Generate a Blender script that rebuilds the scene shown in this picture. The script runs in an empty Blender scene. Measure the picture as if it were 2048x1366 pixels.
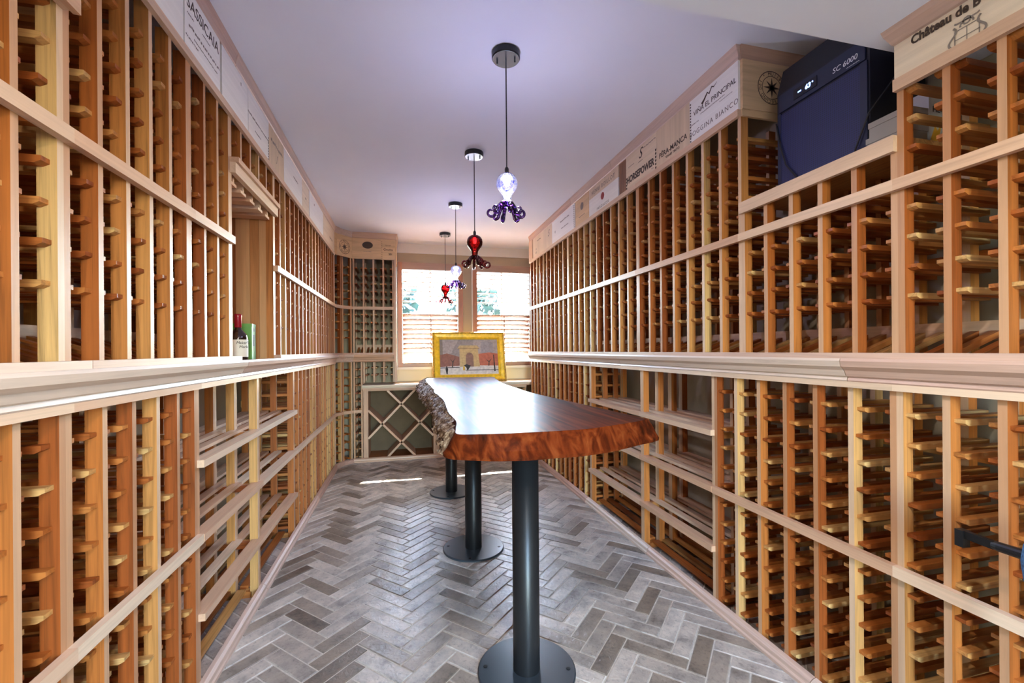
import bpy, bmesh, math, random
from mathutils import Vector, Matrix, noise
random.seed(7)
scene = bpy.context.scene
COL = scene.collection
pi = math.pi

# ------------------------------------------------------------------ camera
EYE = 1.2
FPX, YAW, ROLL = 875.0, math.radians(13.68), 0.0075
cam = bpy.data.cameras.new('camera')
cam.sensor_fit = 'HORIZONTAL'; cam.sensor_width = 36.0
cam.lens = 36.0 * FPX / 2048.0
cam.shift_y = 17.5 / 2048.0
cam.clip_start = 0.02
camo = bpy.data.objects.new('camera', cam); COL.objects.link(camo)
F = Vector((math.sin(YAW), math.cos(YAW), 0)); Rv = Vector((math.cos(YAW), -math.sin(YAW), 0)); U = Vector((0, 0, 1))
r_ = Rv * math.cos(ROLL) - U * math.sin(ROLL); u_ = Rv * math.sin(ROLL) + U * math.cos(ROLL)
camo.matrix_world = Matrix(((r_.x, u_.x, -F.x, 0), (r_.y, u_.y, -F.y, 0), (r_.z, u_.z, -F.z, EYE), (0, 0, 0, 1)))
scene.camera = camo

# ------------------------------------------------------------------ light
vs = scene.view_settings
vs.view_transform = 'Standard'; vs.look = 'None'; vs.gamma = 1.0; vs.use_curve_mapping = False
vs.exposure = 1.1
try:
    scene.cycles.use_denoising = True
    scene.cycles.max_bounces = 10; scene.cycles.diffuse_bounces = 5; scene.cycles.glossy_bounces = 4
    scene.cycles.transmission_bounces = 8; scene.cycles.transparent_max_bounces = 10
    scene.cycles.sample_clamp_indirect = 8.0
    scene.cycles.caustics_reflective = False; scene.cycles.caustics_refractive = False
except Exception:
    pass
world = bpy.data.worlds.new('sky'); scene.world = world; world.use_nodes = True
wn = world.node_tree.nodes
sky = wn.new('ShaderNodeTexSky'); sky.sun_disc = False; sky.sun_elevation = math.radians(52); sky.sun_rotation = 0.38
world.node_tree.links.new(sky.outputs[0], wn['Background'].inputs[0])
wn['Background'].inputs[1].default_value = 9.0
sun = bpy.data.lights.new('sun', 'SUN'); sun.energy = 110.0; sun.angle = math.radians(0.6); sun.color = (1.0, 0.95, 0.88)
suno = bpy.data.objects.new('sun', sun); COL.objects.link(suno)
SUN_DIR = Vector((-0.40, -1.0, -1.43)).normalized()
suno.rotation_euler = SUN_DIR.to_track_quat('-Z', 'Y').to_euler()
suno.location = (3, 12, 9)

# ------------------------------------------------------------------ materials
def new_mat(name):
    m = bpy.data.materials.new(name); m.use_nodes = True
    nt = m.node_tree; nt.nodes.clear()
    out = nt.nodes.new('ShaderNodeOutputMaterial'); b = nt.nodes.new('ShaderNodeBsdfPrincipled')
    nt.links.new(b.outputs[0], out.inputs[0])
    return m, nt, b
def plain(name, col, rough=0.5, metal=0.0, spec=0.5, emit=None, estr=0.0, noise_amt=0.0, nscale=8.0, bump=0.0):
    m, nt, b = new_mat(name)
    b.inputs['Base Color'].default_value = (*col, 1)
    b.inputs['Roughness'].default_value = rough; b.inputs['Metallic'].default_value = metal
    b.inputs['Specular IOR Level'].default_value = spec
    if emit:
        b.inputs['Emission Color'].default_value = (*emit, 1); b.inputs['Emission Strength'].default_value = estr
    if noise_amt or bump:
        tc = nt.nodes.new('ShaderNodeTexCoord'); nz = nt.nodes.new('ShaderNodeTexNoise')
        nz.inputs['Scale'].default_value = nscale; nz.inputs['Detail'].default_value = 4
        nt.links.new(tc.outputs['Object'], nz.inputs['Vector'])
        if noise_amt:
            rp = nt.nodes.new('ShaderNodeValToRGB')
            rp.color_ramp.elements[0].color = (*[c * (1 - noise_amt) for c in col], 1); rp.color_ramp.elements[0].position = 0.3
            rp.color_ramp.elements[1].color = (*[min(1, c * (1 + noise_amt)) for c in col], 1); rp.color_ramp.elements[1].position = 0.7
            nt.links.new(nz.outputs['Fac'], rp.inputs[0]); nt.links.new(rp.outputs[0], b.inputs['Base Color'])
        if bump:
            bp = nt.nodes.new('ShaderNodeBump'); bp.inputs['Strength'].default_value = bump; bp.inputs['Distance'].default_value = 0.01
            nt.links.new(nz.outputs['Fac'], bp.inputs['Height']); nt.links.new(bp.outputs[0], b.inputs['Normal'])
    return m
def rnd_value(nt):
    oi = nt.nodes.new('ShaderNodeObjectInfo'); ge = nt.nodes.new('ShaderNodeNewGeometry')
    ad = nt.nodes.new('ShaderNodeMath'); ad.operation = 'ADD'
    nt.links.new(oi.outputs['Random'], ad.inputs[0]); nt.links.new(ge.outputs['Random Per Island'], ad.inputs[1])
    fr = nt.nodes.new('ShaderNodeMath'); fr.operation = 'FRACT'; nt.links.new(ad.outputs[0], fr.inputs[0])
    return fr.outputs[0]
def ramp_node(nt, stops, src):
    rp = nt.nodes.new('ShaderNodeValToRGB'); el = rp.color_ramp.elements
    while len(el) < len(stops): el.new(0.5)
    for e, (p, c) in zip(el, stops):
        e.position = p; e.color = (*c, 1)
    nt.links.new(src, rp.inputs[0]); return rp.outputs[0]
def wood(name, axis, stops, rough=0.42, dark=0.68, light=1.1, across=38.0, along=1.6, spec=0.4, bump=0.0):
    m, nt, b = new_mat(name); L = nt.links
    rv = rnd_value(nt)
    tc = nt.nodes.new('ShaderNodeTexCoord'); mp = nt.nodes.new('ShaderNodeMapping')
    sc = [across] * 3; sc[axis] = along
    mp.inputs['Scale'].default_value = sc
    mul = nt.nodes.new('ShaderNodeMath'); mul.operation = 'MULTIPLY'; mul.inputs[1].default_value = 97.0
    L.new(rv, mul.inputs[0])
    cmb = nt.nodes.new('ShaderNodeCombineXYZ')
    for i in range(3): L.new(mul.outputs[0], cmb.inputs[i])
    L.new(tc.outputs['Object'], mp.inputs['Vector']); L.new(cmb.outputs[0], mp.inputs['Location'])
    nz = nt.nodes.new('ShaderNodeTexNoise'); nz.inputs['Scale'].default_value = 1.0; nz.inputs['Detail'].default_value = 5
    nz.inputs['Roughness'].default_value = 0.65; nz.inputs['Distortion'].default_value = 1.2
    L.new(mp.outputs[0], nz.inputs['Vector'])
    wv = ramp_node(nt, [(0.32, (dark,) * 3), (0.5, (0.95,) * 3), (0.68, (light,) * 3)], nz.outputs['Fac'])
    base = ramp_node(nt, stops, rv)
    mx = nt.nodes.new('ShaderNodeMix'); mx.data_type = 'RGBA'; mx.blend_type = 'MULTIPLY'; mx.inputs[0].default_value = 1.0
    L.new(base, mx.inputs[6]); L.new(wv, mx.inputs[7]); L.new(mx.outputs[2], b.inputs['Base Color'])
    b.inputs['Roughness'].default_value = rough; b.inputs['Specular IOR Level'].default_value = spec
    if bump:
        bp = nt.nodes.new('ShaderNodeBump'); bp.inputs['Strength'].default_value = bump; bp.inputs['Distance'].default_value = 0.004
        L.new(nz.outputs['Fac'], bp.inputs['Height']); L.new(bp.outputs[0], b.inputs['Normal'])
    return m
RACK = [(0.0, (0.25, 0.056, 0.010)), (0.3, (0.34, 0.092, 0.017)), (0.6, (0.43, 0.142, 0.030)), (0.82, (0.50, 0.225, 0.064)), (1.0, (0.58, 0.35, 0.135))]
TRIM = [(0.0, (0.56, 0.32, 0.195)), (0.5, (0.64, 0.42, 0.28)), (1.0, (0.70, 0.52, 0.37))]
CRATE = [(0.0, (0.72, 0.56, 0.38)), (1.0, (0.80, 0.68, 0.52))]
M = {}
for i, a in enumerate('xyz'):
    M['rack' + a] = wood('redwood_' + a, i, RACK, dark=0.58, light=1.14, across=55.0)
    M['trim' + a] = wood('pale_trim_' + a, i, TRIM, dark=0.82, light=1.06)
M['post_face'] = wood('daylit_post_face', 2, [(0.0, (0.42, 0.19, 0.085)), (0.4, (0.51, 0.28, 0.15)), (1.0, (0.63, 0.43, 0.28))], dark=0.82, light=1.05)  # post fronts paler than their sides: daylight put into the colour
M['ledge'] = wood('ledge_wood', 1, [(0.0, (0.50, 0.29, 0.21)), (0.5, (0.60, 0.42, 0.33)), (1.0, (0.67, 0.53, 0.42))], dark=0.8, light=1.06, rough=0.38)
M['ledgex'] = wood('ledge_wood_x', 0, [(0.0, (0.54, 0.30, 0.20)), (1.0, (0.63, 0.42, 0.28))], dark=0.8, light=1.06, rough=0.38)
M['crate'] = wood('crate_wood', 0, CRATE, dark=0.86, light=1.05, across=30, along=1.2, rough=0.55)
M['crate_white'] = wood('crate_white', 0, [(0, (0.86, 0.83, 0.77)), (1, (0.90, 0.88, 0.83))], dark=0.94, light=1.03, rough=0.5)
M['crate_tan'] = wood('crate_tan', 0, [(0, (0.64, 0.42, 0.22)), (1, (0.70, 0.48, 0.27))], dark=0.78, light=1.08, across=16, along=1.0, rough=0.55)
M['crate_tanv'] = wood('crate_tanv', 2, [(0, (0.66, 0.50, 0.33)), (1, (0.74, 0.60, 0.44))], dark=0.85, light=1.06, across=18, along=1.0, rough=0.55)
M['crate_dark'] = wood('crate_dark', 2, [(0, (0.20, 0.09, 0.045)), (1, (0.26, 0.12, 0.06))], dark=0.6, light=1.2)
M['cedar_z'] = wood('cedar_plank', 2, [(0, (0.30, 0.10, 0.03)), (0.35, (0.42, 0.17, 0.055)), (0.7, (0.52, 0.25, 0.10)), (1, (0.60, 0.33, 0.15))], dark=0.75, light=1.05)
M['cedar_a'] = wood('cedar_dark', 2, [(0, (0.26, 0.075, 0.018)), (1, (0.32, 0.10, 0.025))], dark=0.8, light=1.1)
M['cedar_b'] = wood('cedar_mid', 2, [(0, (0.38, 0.15, 0.045)), (1, (0.44, 0.18, 0.06))], dark=0.8, light=1.1)
M['cedar_c'] = wood('cedar_light', 2, [(0, (0.50, 0.25, 0.11)), (1, (0.56, 0.29, 0.13))], dark=0.85, light=1.08)
M['stain'] = wood('stained_frame', 2, [(0, (0.36, 0.15, 0.085)), (1, (0.42, 0.19, 0.11))], dark=0.8, light=1.08, rough=0.35)
M['stainx'] = wood('stained_louver', 0, [(0, (0.34, 0.22, 0.17)), (1, (0.40, 0.26, 0.20))], dark=0.85, light=1.06, rough=0.4)
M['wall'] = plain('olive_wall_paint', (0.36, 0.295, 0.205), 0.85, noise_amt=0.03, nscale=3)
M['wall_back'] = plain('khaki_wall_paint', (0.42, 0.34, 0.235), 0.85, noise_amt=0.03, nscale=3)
M['ceiling'] = plain('ceiling_paint', (0.84, 0.88, 0.97), 0.9, noise_amt=0.01, nscale=5)
M['cream'] = plain('cream_paint', (0.78, 0.74, 0.66), 0.8)
M['panel_yellow'] = plain('pale_yellow_paint', (0.74, 0.66, 0.47), 0.7)
M['bin_back'] = plain('shaded_bin_back', (0.15, 0.10, 0.055), 0.8, noise_amt=0.1)  # wall paint darkened; the low light inside the bin is put into the colour
M['grout'] = plain('grout', (0.64, 0.59, 0.52), 0.8, noise_amt=0.15, nscale=60)
M['ink'] = plain('branded_ink', (0.055, 0.032, 0.02), 0.7)
M['ink_grey'] = plain('grey_ink', (0.22, 0.18, 0.15), 0.7)
M['ink_red'] = plain('red_ink', (0.35, 0.05, 0.04), 0.7)
M['black_metal'] = plain('black_metal', (0.012, 0.012, 0.013), 0.36, spec=0.35)
M['plate'] = plain('satin_black_plate', (0.03, 0.04, 0.05), 0.30, spec=0.8)
M['cord'] = plain('black_cord', (0.01, 0.01, 0.012), 0.6)
M['chrome'] = plain('brushed_chrome', (0.45, 0.50, 0.56), 0.25, metal=0.9)
M['cooler'] = plain('cooler_black', (0.004, 0.005, 0.012), 0.42)
M['cooler_blue'] = plain('cooler_band', (0.012, 0.018, 0.05), 0.35)
M['white'] = plain('white_print', (0.8, 0.82, 0.85), 0.5)
M['led'] = plain('blue_led', (0.05, 0.1, 0.6), 0.4, emit=(0.15, 0.3, 1.0), estr=6.0)
M['gold'] = plain('gilt', (0.85, 0.55, 0.03), 0.33, metal=0.1, noise_amt=0.2, nscale=30, bump=0.25)
M['gold_dark'] = plain('worn_gilt', (0.50, 0.28, 0.04), 0.45, metal=0.3, noise_amt=0.45, nscale=60, bump=0.6)
M['carton'] = plain('white_carton', (0.72, 0.72, 0.70), 0.6)
M['carton_grey'] = plain('grey_carton', (0.30, 0.28, 0.26), 0.7)
M['yellow'] = plain('yellow_print', (0.80, 0.45, 0.04), 0.5)
M['green'] = plain('green_carton', (0.065, 0.20, 0.008), 0.45, noise_amt=0.1, nscale=9)
M['green_dark'] = plain('dark_print', (0.03, 0.03, 0.02), 0.5)
M['bottle'] = plain('dark_glass', (0.02, 0.008, 0.006), 0.08, spec=0.8)
M['wax'] = plain('red_wax', (0.30, 0.01, 0.02), 0.2)
M['paper'] = plain('cream_label', (0.74, 0.66, 0.54), 0.7)
M['knit'] = plain('blue_knit', (0.03, 0.10, 0.22), 0.95, noise_amt=0.45, nscale=120, bump=1.0)
M['leaf'] = plain('foliage', (0.008, 0.030, 0.022), 0.7, noise_amt=0.5, nscale=3)
M['lawn'] = plain('dark_paving', (0.035, 0.036, 0.035), 0.9, noise_amt=0.2, nscale=2)
M['lamp_glow'] = plain('lamp_glow', (1, 0.95, 0.85), 0.5, emit=(1, 0.9, 0.75), estr=20.0)
M['bulb'] = plain('bulb_glow', (1, 1, 1), 0.5, emit=(0.9, 0.93, 1.0), estr=3.0)
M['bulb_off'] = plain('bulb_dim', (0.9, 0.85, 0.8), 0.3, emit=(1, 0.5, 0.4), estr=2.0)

def grille_mat():
    m, nt, b = new_mat('cooler_grille')
    tc = nt.nodes.new('ShaderNodeTexCoord'); vo = nt.nodes.new('ShaderNodeTexVoronoi')
    vo.inputs['Scale'].default_value = 130; vo.inputs['Randomness'].default_value = 0.0
    nt.links.new(tc.outputs['Object'], vo.inputs['Vector'])
    c = ramp_node(nt, [(0.25, (0.001, 0.001, 0.004)), (0.5, (0.018, 0.024, 0.10))], vo.outputs['Distance'])
    nt.links.new(c, b.inputs['Base Color']); b.inputs['Roughness'].default_value = 0.4
    return m
M['grille'] = grille_mat()

def tile_mat():
    m, nt, b = new_mat('weathered_tile'); L = nt.links
    rv = rnd_value(nt)
    tc = nt.nodes.new('ShaderNodeTexCoord')
    mul = nt.nodes.new('ShaderNodeMath'); mul.operation = 'MULTIPLY'; mul.inputs[1].default_value = 61.0; L.new(rv, mul.inputs[0])
    cmb = nt.nodes.new('ShaderNodeCombineXYZ')
    for i in range(3): L.new(mul.outputs[0], cmb.inputs[i])
    va = nt.nodes.new('ShaderNodeVectorMath'); L.new(tc.outputs['Object'], va.inputs[0]); L.new(cmb.outputs[0], va.inputs[1])
    nz = nt.nodes.new('ShaderNodeTexNoise'); nz.inputs['Scale'].default_value = 9.0; nz.inputs['Detail'].default_value = 8; nz.inputs['Roughness'].default_value = 0.7
    L.new(va.outputs[0], nz.inputs['Vector'])
    n2 = nt.nodes.new('ShaderNodeTexNoise'); n2.inputs['Scale'].default_value = 70.0; n2.inputs['Detail'].default_value = 3
    L.new(va.outputs[0], n2.inputs['Vector'])
    base = ramp_node(nt, [(0.0, (0.15, 0.115, 0.09)), (0.14, (0.26, 0.205, 0.16)), (0.45, (0.42, 0.365, 0.32)), (0.7, (0.52, 0.455, 0.40)), (1.0, (0.58, 0.515, 0.455))], rv)
    sh = ramp_node(nt, [(0.32, (0.36, 0.34, 0.34)), (0.45, (0.82, 0.81, 0.81)), (0.60, (1.16, 1.13, 1.10))], nz.outputs['Fac'])
    sp = ramp_node(nt, [(0.30, (0.55, 0.55, 0.55)), (0.42, (1, 1, 1))], n2.outputs['Fac'])
    mx = nt.nodes.new('ShaderNodeMix'); mx.data_type = 'RGBA'; mx.blend_type = 'MULTIPLY'; mx.inputs[0].default_value = 1
    L.new(base, mx.inputs[6]); L.new(sh, mx.inputs[7])
    m2 = nt.nodes.new('ShaderNodeMix'); m2.data_type = 'RGBA'; m2.blend_type = 'MULTIPLY'; m2.inputs[0].default_value = 0.7
    L.new(mx.outputs[2], m2.inputs[6]); L.new(sp, m2.inputs[7]); L.new(m2.outputs[2], b.inputs['Base Color'])
    bp = nt.nodes.new('ShaderNodeBump'); bp.inputs['Strength'].default_value = 0.55; bp.inputs['Distance'].default_value = 0.004
    n3 = nt.nodes.new('ShaderNodeTexNoise'); n3.inputs['Scale'].default_value = 32.0; n3.inputs['Detail'].default_value = 5; n3.inputs['Distortion'].default_value = 1.5
    L.new(va.outputs[0], n3.inputs['Vector']); L.new(n3.outputs['Fac'], bp.inputs['Height']); L.new(bp.outputs[0], b.inputs['Normal'])
    b.inputs['Roughness'].default_value = 0.33; b.inputs['Specular IOR Level'].default_value = 0.65
    return m
M['tile'] = tile_mat()

def table_mat():
    m, nt, b = new_mat('polished_slab'); L = nt.links
    tc = nt.nodes.new('ShaderNodeTexCoord'); mp = nt.nodes.new('ShaderNodeMapping'); mp.inputs['Scale'].default_value = (16, 1.3, 9)
    L.new(tc.outputs['Object'], mp.inputs['Vector'])
    nz = nt.nodes.new('ShaderNodeTexNoise'); nz.inputs['Scale'].default_value = 1.0; nz.inputs['Detail'].default_value = 6; nz.inputs['Distortion'].default_value = 2.0
    L.new(mp.outputs[0], nz.inputs['Vector'])
    c = ramp_node(nt, [(0.30, (0.020, 0.005, 0.002)), (0.44, (0.060, 0.010, 0.003)), (0.56, (0.115, 0.020, 0.005)), (0.70, (0.18, 0.042, 0.011))], nz.outputs['Fac'])
    L.new(c, b.inputs['Base Color'])
    b.inputs['Roughness'].default_value = 0.38; b.inputs['Specular IOR Level'].default_value = 0.02
    bp = nt.nodes.new('ShaderNodeBump'); bp.inputs['Strength'].default_value = 0.06; bp.inputs['Distance'].default_value = 0.004
    L.new(nz.outputs['Fac'], bp.inputs['Height']); L.new(bp.outputs[0], b.inputs['Normal'])
    return m
M['slab'] = table_mat()
def bark_mat():
    m, nt, b = new_mat('bark'); L = nt.links
    tc = nt.nodes.new('ShaderNodeTexCoord'); nz = nt.nodes.new('ShaderNodeTexNoise'); nz.inputs['Scale'].default_value = 45; nz.inputs['Detail'].default_value = 7
    nz.inputs['Roughness'].default_value = 0.7
    L.new(tc.outputs['Object'], nz.inputs['Vector'])
    c = ramp_node(nt, [(0.36, (0.04, 0.02, 0.012)), (0.5, (0.19, 0.11, 0.06)), (0.64, (0.60, 0.46, 0.32))], nz.outputs['Fac'])
    L.new(c, b.inputs['Base Color']); b.inputs['Roughness'].default_value = 0.7; b.inputs['Specular IOR Level'].default_value = 0.25
    bp = nt.nodes.new('ShaderNodeBump'); bp.inputs['Strength'].default_value = 0.9; bp.inputs['Distance'].default_value = 0.01
    L.new(nz.outputs['Fac'], bp.inputs['Height']); L.new(bp.outputs[0], b.inputs['Normal'])
    return m
M['bark'] = bark_mat()
def glass_mat(name, cols, rough=0.06, scale=22.0, emit=0.0):
    m = bpy.data.materials.new(name); m.use_nodes = True; nt = m.node_tree; nt.nodes.clear(); L = nt.links
    out = nt.nodes.new('ShaderNodeOutputMaterial')
    tc = nt.nodes.new('ShaderNodeTexCoord'); nz = nt.nodes.new('ShaderNodeTexNoise'); nz.inputs['Scale'].default_value = scale
    nz.inputs['Detail'].default_value = 4; nz.inputs['Distortion'].default_value = 2.5
    L.new(tc.outputs['Object'], nz.inputs['Vector'])
    c = ramp_node(nt, cols, nz.outputs['Fac'])
    tr = nt.nodes.new('ShaderNodeBsdfTransparent'); gl = nt.nodes.new('ShaderNodeBsdfGlossy'); gl.inputs['Roughness'].default_value = rough
    tl = nt.nodes.new('ShaderNodeBsdfTranslucent')
    L.new(c, tr.inputs[0]); L.new(c, tl.inputs[0])
    lw = nt.nodes.new('ShaderNodeLayerWeight'); lw.inputs[0].default_value = 0.35
    m1 = nt.nodes.new('ShaderNodeMixShader'); m1.inputs[0].default_value = 0.012
    L.new(tr.outputs[0], m1.inputs[1]); L.new(tl.outputs[0], m1.inputs[2])
    m2 = nt.nodes.new('ShaderNodeMixShader'); L.new(lw.outputs['Fresnel'], m2.inputs[0])
    L.new(m1.outputs[0], m2.inputs[1]); L.new(gl.outputs[0], m2.inputs[2]); L.new(m2.outputs[0], out.inputs[0])
    return m
M['glass_blue'] = glass_mat('blue_art_glass', [(0.3, (0.05, 0.05, 0.55)), (0.42, (0.25, 0.27, 0.85)), (0.55, (0.72, 0.70, 1.0)), (0.68, (0.30, 0.20, 0.75)), (0.8, (0.85, 0.8, 1.0))], scale=38)
M['glass_purple'] = glass_mat('purple_art_glass', [(0.32, (0.07, 0.02, 0.22)), (0.5, (0.28, 0.10, 0.42)), (0.66, (0.75, 0.60, 0.80))], scale=30)
M['glass_red'] = glass_mat('red_art_glass', [(0.3, (0.25, 0.0, 0.01)), (0.5, (0.62, 0.005, 0.012)), (0.72, (0.95, 0.08, 0.06))], scale=34)
M['glass_wine'] = glass_mat('wine_art_glass', [(0.32, (0.28, 0.005, 0.03)), (0.5, (0.50, 0.06, 0.08)), (0.66, (0.92, 0.72, 0.70))], scale=30)
def pane_mat():
    m = bpy.data.materials.new('window_glass'); m.use_nodes = True; nt = m.node_tree; nt.nodes.clear(); L = nt.links
    out = nt.nodes.new('ShaderNodeOutputMaterial'); tr = nt.nodes.new('ShaderNodeBsdfTransparent'); gl = nt.nodes.new('ShaderNodeBsdfGlossy')
    gl.inputs['Roughness'].default_value = 0.02; mx = nt.nodes.new('ShaderNodeMixShader'); mx.inputs[0].default_value = 0.06
    tr.inputs[0].default_value = (0.97, 1.0, 0.99, 1)
    L.new(tr.outputs[0], mx.inputs[1]); L.new(gl.outputs[0], mx.inputs[2]); L.new(mx.outputs[0], out.inputs[0])
    return m
M['pane'] = pane_mat()

# ------------------------------------------------------------------ mesh helpers
class MB:
    def __init__(s): s.v = []; s.f = []; s.m = []
    def add(s, vs, fs, m=0):
        o = len(s.v); s.v += [tuple(p) for p in vs]; s.f += [tuple(i + o for i in f) for f in fs]; s.m += [m] * len(fs); return s
    def box(s, x0, x1, y0, y1, z0, z1, m=0):
        return s.add([(x0, y0, z0), (x1, y0, z0), (x1, y1, z0), (x0, y1, z0), (x0, y0, z1), (x1, y0, z1), (x1, y1, z1), (x0, y1, z1)],
                     [(0, 3, 2, 1), (4, 5, 6, 7), (0, 1, 5, 4), (1, 2, 6, 5), (2, 3, 7, 6), (3, 0, 4, 7)], m)
    def prism(s, poly, axis, a, b, m=0):
        # poly in the two other axes in cyclic order (axis 0: y,z / 1: z,x / 2: x,y), extruded a..b
        n = len(poly)
        def P(p, t):
            q = [0, 0, 0]; q[axis] = t; q[(axis + 1) % 3] = p[0]; q[(axis + 2) % 3] = p[1]; return tuple(q)
        vs = [P(p, a) for p in poly] + [P(p, b) for p in poly]
        fs = [tuple(range(n))[::-1], tuple(range(n, 2 * n))] + [(i, (i + 1) % n, (i + 1) % n + n, i + n) for i in range(n)]
        return s.add(vs, fs, m)
    def lathe(s, prof, n=24, c=(0, 0, 0), m=0):
        vs = []; fs = []
        for (r, z) in prof:
            for k in range(n):
                a = 2 * pi * k / n; vs.append((c[0] + r * math.cos(a), c[1] + r * math.sin(a), c[2] + z))
        for i in range(len(prof) - 1):
            for k in range(n):
                fs.append((i * n + k, i * n + (k + 1) % n, (i + 1) * n + (k + 1) % n, (i + 1) * n + k))
        if prof[0][0] > 1e-5: fs.append(tuple(range(n))[::-1])
        if prof[-1][0] > 1e-5: fs.append(tuple(range((len(prof) - 1) * n, len(prof) * n)))
        return s.add(vs, fs, m)
    def tube(s, pts, rad, n=8, m=0):
        pts = [Vector(p) for p in pts]; N = len(pts)
        if not hasattr(rad, '__len__'): rad = [rad] * N
        t0 = (pts[1] - pts[0]).normalized(); ref = Vector((0, 0, 1)) if abs(t0.z) < 0.9 else Vector((1, 0, 0))
        nrm = t0.cross(ref).normalized(); vs = []; fs = []
        for i, p in enumerate(pts):
            t = (pts[min(i + 1, N - 1)] - pts[max(i - 1, 0)]).normalized()
            nrm = (nrm - t * nrm.dot(t)).normalized(); bn = t.cross(nrm)
            for k in range(n):
                a = 2 * pi * k / n; vs.append(p + (nrm * math.cos(a) + bn * math.sin(a)) * rad[i])
        for i in range(N - 1):
            for k in range(n): fs.append((i * n + k, i * n + (k + 1) % n, (i + 1) * n + (k + 1) % n, (i + 1) * n + k))
        fs.append(tuple(range(n))[::-1]); fs.append(tuple(range((N - 1) * n, N * n)))
        return s.add(vs, fs, m)
    def mesh(s, name, mats, smooth=False, recalc=True):
        me = bpy.data.meshes.new(name); me.from_pydata(s.v, [], s.f)
        if not isinstance(mats, (list, tuple)): mats = [mats]
        for mt in mats: me.materials.append(M[mt] if isinstance(mt, str) else mt)
        if len(mats) > 1: me.polygons.foreach_set('material_index', s.m)
        if recalc:
            bm = bmesh.new(); bm.from_mesh(me); bmesh.ops.recalc_face_normals(bm, faces=bm.faces); bm.to_mesh(me); bm.free()
        if smooth: me.polygons.foreach_set('use_smooth', [True] * len(me.polygons))
        me.update(); return me
    def build(s, name, mats, parent=None, loc=(0, 0, 0), rot=(0, 0, 0), smooth=False, recalc=True):
        return obj(name, s.mesh(name, mats, smooth, recalc), parent, loc, rot)
def obj(name, me, parent=None, loc=(0, 0, 0), rot=(0, 0, 0)):
    o = bpy.data.objects.new(name, me); COL.objects.link(o); o.location = loc; o.rotation_euler = rot
    if parent is not None: o.parent = parent
    return o
def boxo(name, mat, parent, x0, x1, y0, y1, z0, z1):
    cx, cy, cz = (x0 + x1) / 2, (y0 + y1) / 2, (z0 + z1) / 2
    return MB().box(x0 - cx, x1 - cx, y0 - cy, y1 - cy, z0 - cz, z1 - cz).build(name, mat, parent, (cx, cy, cz))
def tag(o, label=None, cat=None, group=None, kind=None):
    if label: o['label'] = label
    if cat: o['category'] = cat
    if group: o['group'] = group
    if kind: o['kind'] = kind
    return o
def thing(name, label, cat, loc=(0, 0, 0), rotz=0.0, group=None):
    o = bpy.data.objects.new(name, None); COL.objects.link(o); o.empty_display_size = 0.1
    o.location = loc; o.rotation_euler = (0, 0, rotz)
    return tag(o, label, cat, group)
def struct(o, label=None): return tag(o, label, None, None, 'structure')
def text(body, size, parent, loc, mat='ink', name='lettering', rot=(pi / 2, 0, 0), align='CENTER', shear=0.0, bold=0.0, xs=1.0, spacing=1.0):
    c = bpy.data.curves.new(name, 'FONT'); c.body = body; c.size = size; c.align_x = align; c.align_y = 'CENTER'
    c.extrude = 0.0003; c.shear = shear; c.offset = bold; c.resolution_u = 3; c.space_character = spacing
    c.materials.append(M[mat])
    o = bpy.data.objects.new(name, c); COL.objects.link(o); o.parent = parent; o.location = loc; o.rotation_euler = rot; o.scale = (xs, 1, 1)
    return o
def sweep(path, prof, closed_prof=True):
    # prof: (out, z) with out measured to the right of the path direction
    mb = MB(); P = [Vector(p) for p in path]; N = len(P); n = len(prof); vs = []
    for i in range(N):
        dirs = []
        if i > 0: dirs.append((P[i] - P[i - 1]).normalized())
        if i < N - 1: dirs.append((P[i + 1] - P[i]).normalized())
        nr = [Vector((d.y, -d.x)) for d in dirs]
        if len(nr) == 2:
            b = (nr[0] + nr[1]).normalized(); b = b / max(0.3, b.dot(nr[0]))
        else: b = nr[0]
        for (o, z) in prof: vs.append((P[i].x + b.x * o, P[i].y + b.y * o, z))
    fs = []
    for i in range(N - 1):
        for k in range(n): fs.append((i * n + k, i * n + (k + 1) % n, (i + 1) * n + (k + 1) % n, (i + 1) * n + k))
    fs.append(tuple(range(n))[::-1]); fs.append(tuple(range((N - 1) * n, N * n)))
    return mb.add(vs, fs)

# ------------------------------------------------------------------ room shell
XL, XR = -0.71, 1.39            # faces of the racks
WL, WR, WB, WF = -1.07, 1.76, 5.40, -1.7
CEIL, SOF, SOFY = 2.49, 2.10, 1.02
W1, W2 = (-0.085, 0.69), (0.815, 1.60)
WZ0, WZ1 = 1.01, 2.26

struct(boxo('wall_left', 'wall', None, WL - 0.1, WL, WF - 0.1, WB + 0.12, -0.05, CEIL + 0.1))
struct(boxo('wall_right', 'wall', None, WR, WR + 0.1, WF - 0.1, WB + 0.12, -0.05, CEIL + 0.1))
D0, D1, DH = 0.0, 0.80, 2.05  # doorway behind the camera, added to let in fill daylight
struct(MB().box(WL, D0, WF - 0.1, WF, -0.05, CEIL + 0.1).box(D1, WR, WF - 0.1, WF, -0.05, CEIL + 0.1).box(D0, D1, WF - 0.1, WF, DH, CEIL + 0.1).box(D0, D1, WF - 0.1, WF, -0.05, 0.0).build('wall_front', 'wall'))
door = struct(thing('fill_door_1', 'added unseen glazed door letting in fill daylight', None, ((D0 + D1) / 2, WF - 0.05, 0)))
dw = (D1 - D0) / 2
for (a, b) in ((-dw, -dw + 0.09), (dw - 0.09, dw)): boxo('door_stile', 'stain', door, a, b, -0.02, 0.02, 0.0, DH)
boxo('door_rail', 'stain', door, -dw + 0.09, dw - 0.09, -0.02, 0.02, 0.0, 0.14); boxo('door_rail', 'stain', door, -dw + 0.09, dw - 0.09, -0.02, 0.02, DH - 0.09, DH)
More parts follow.
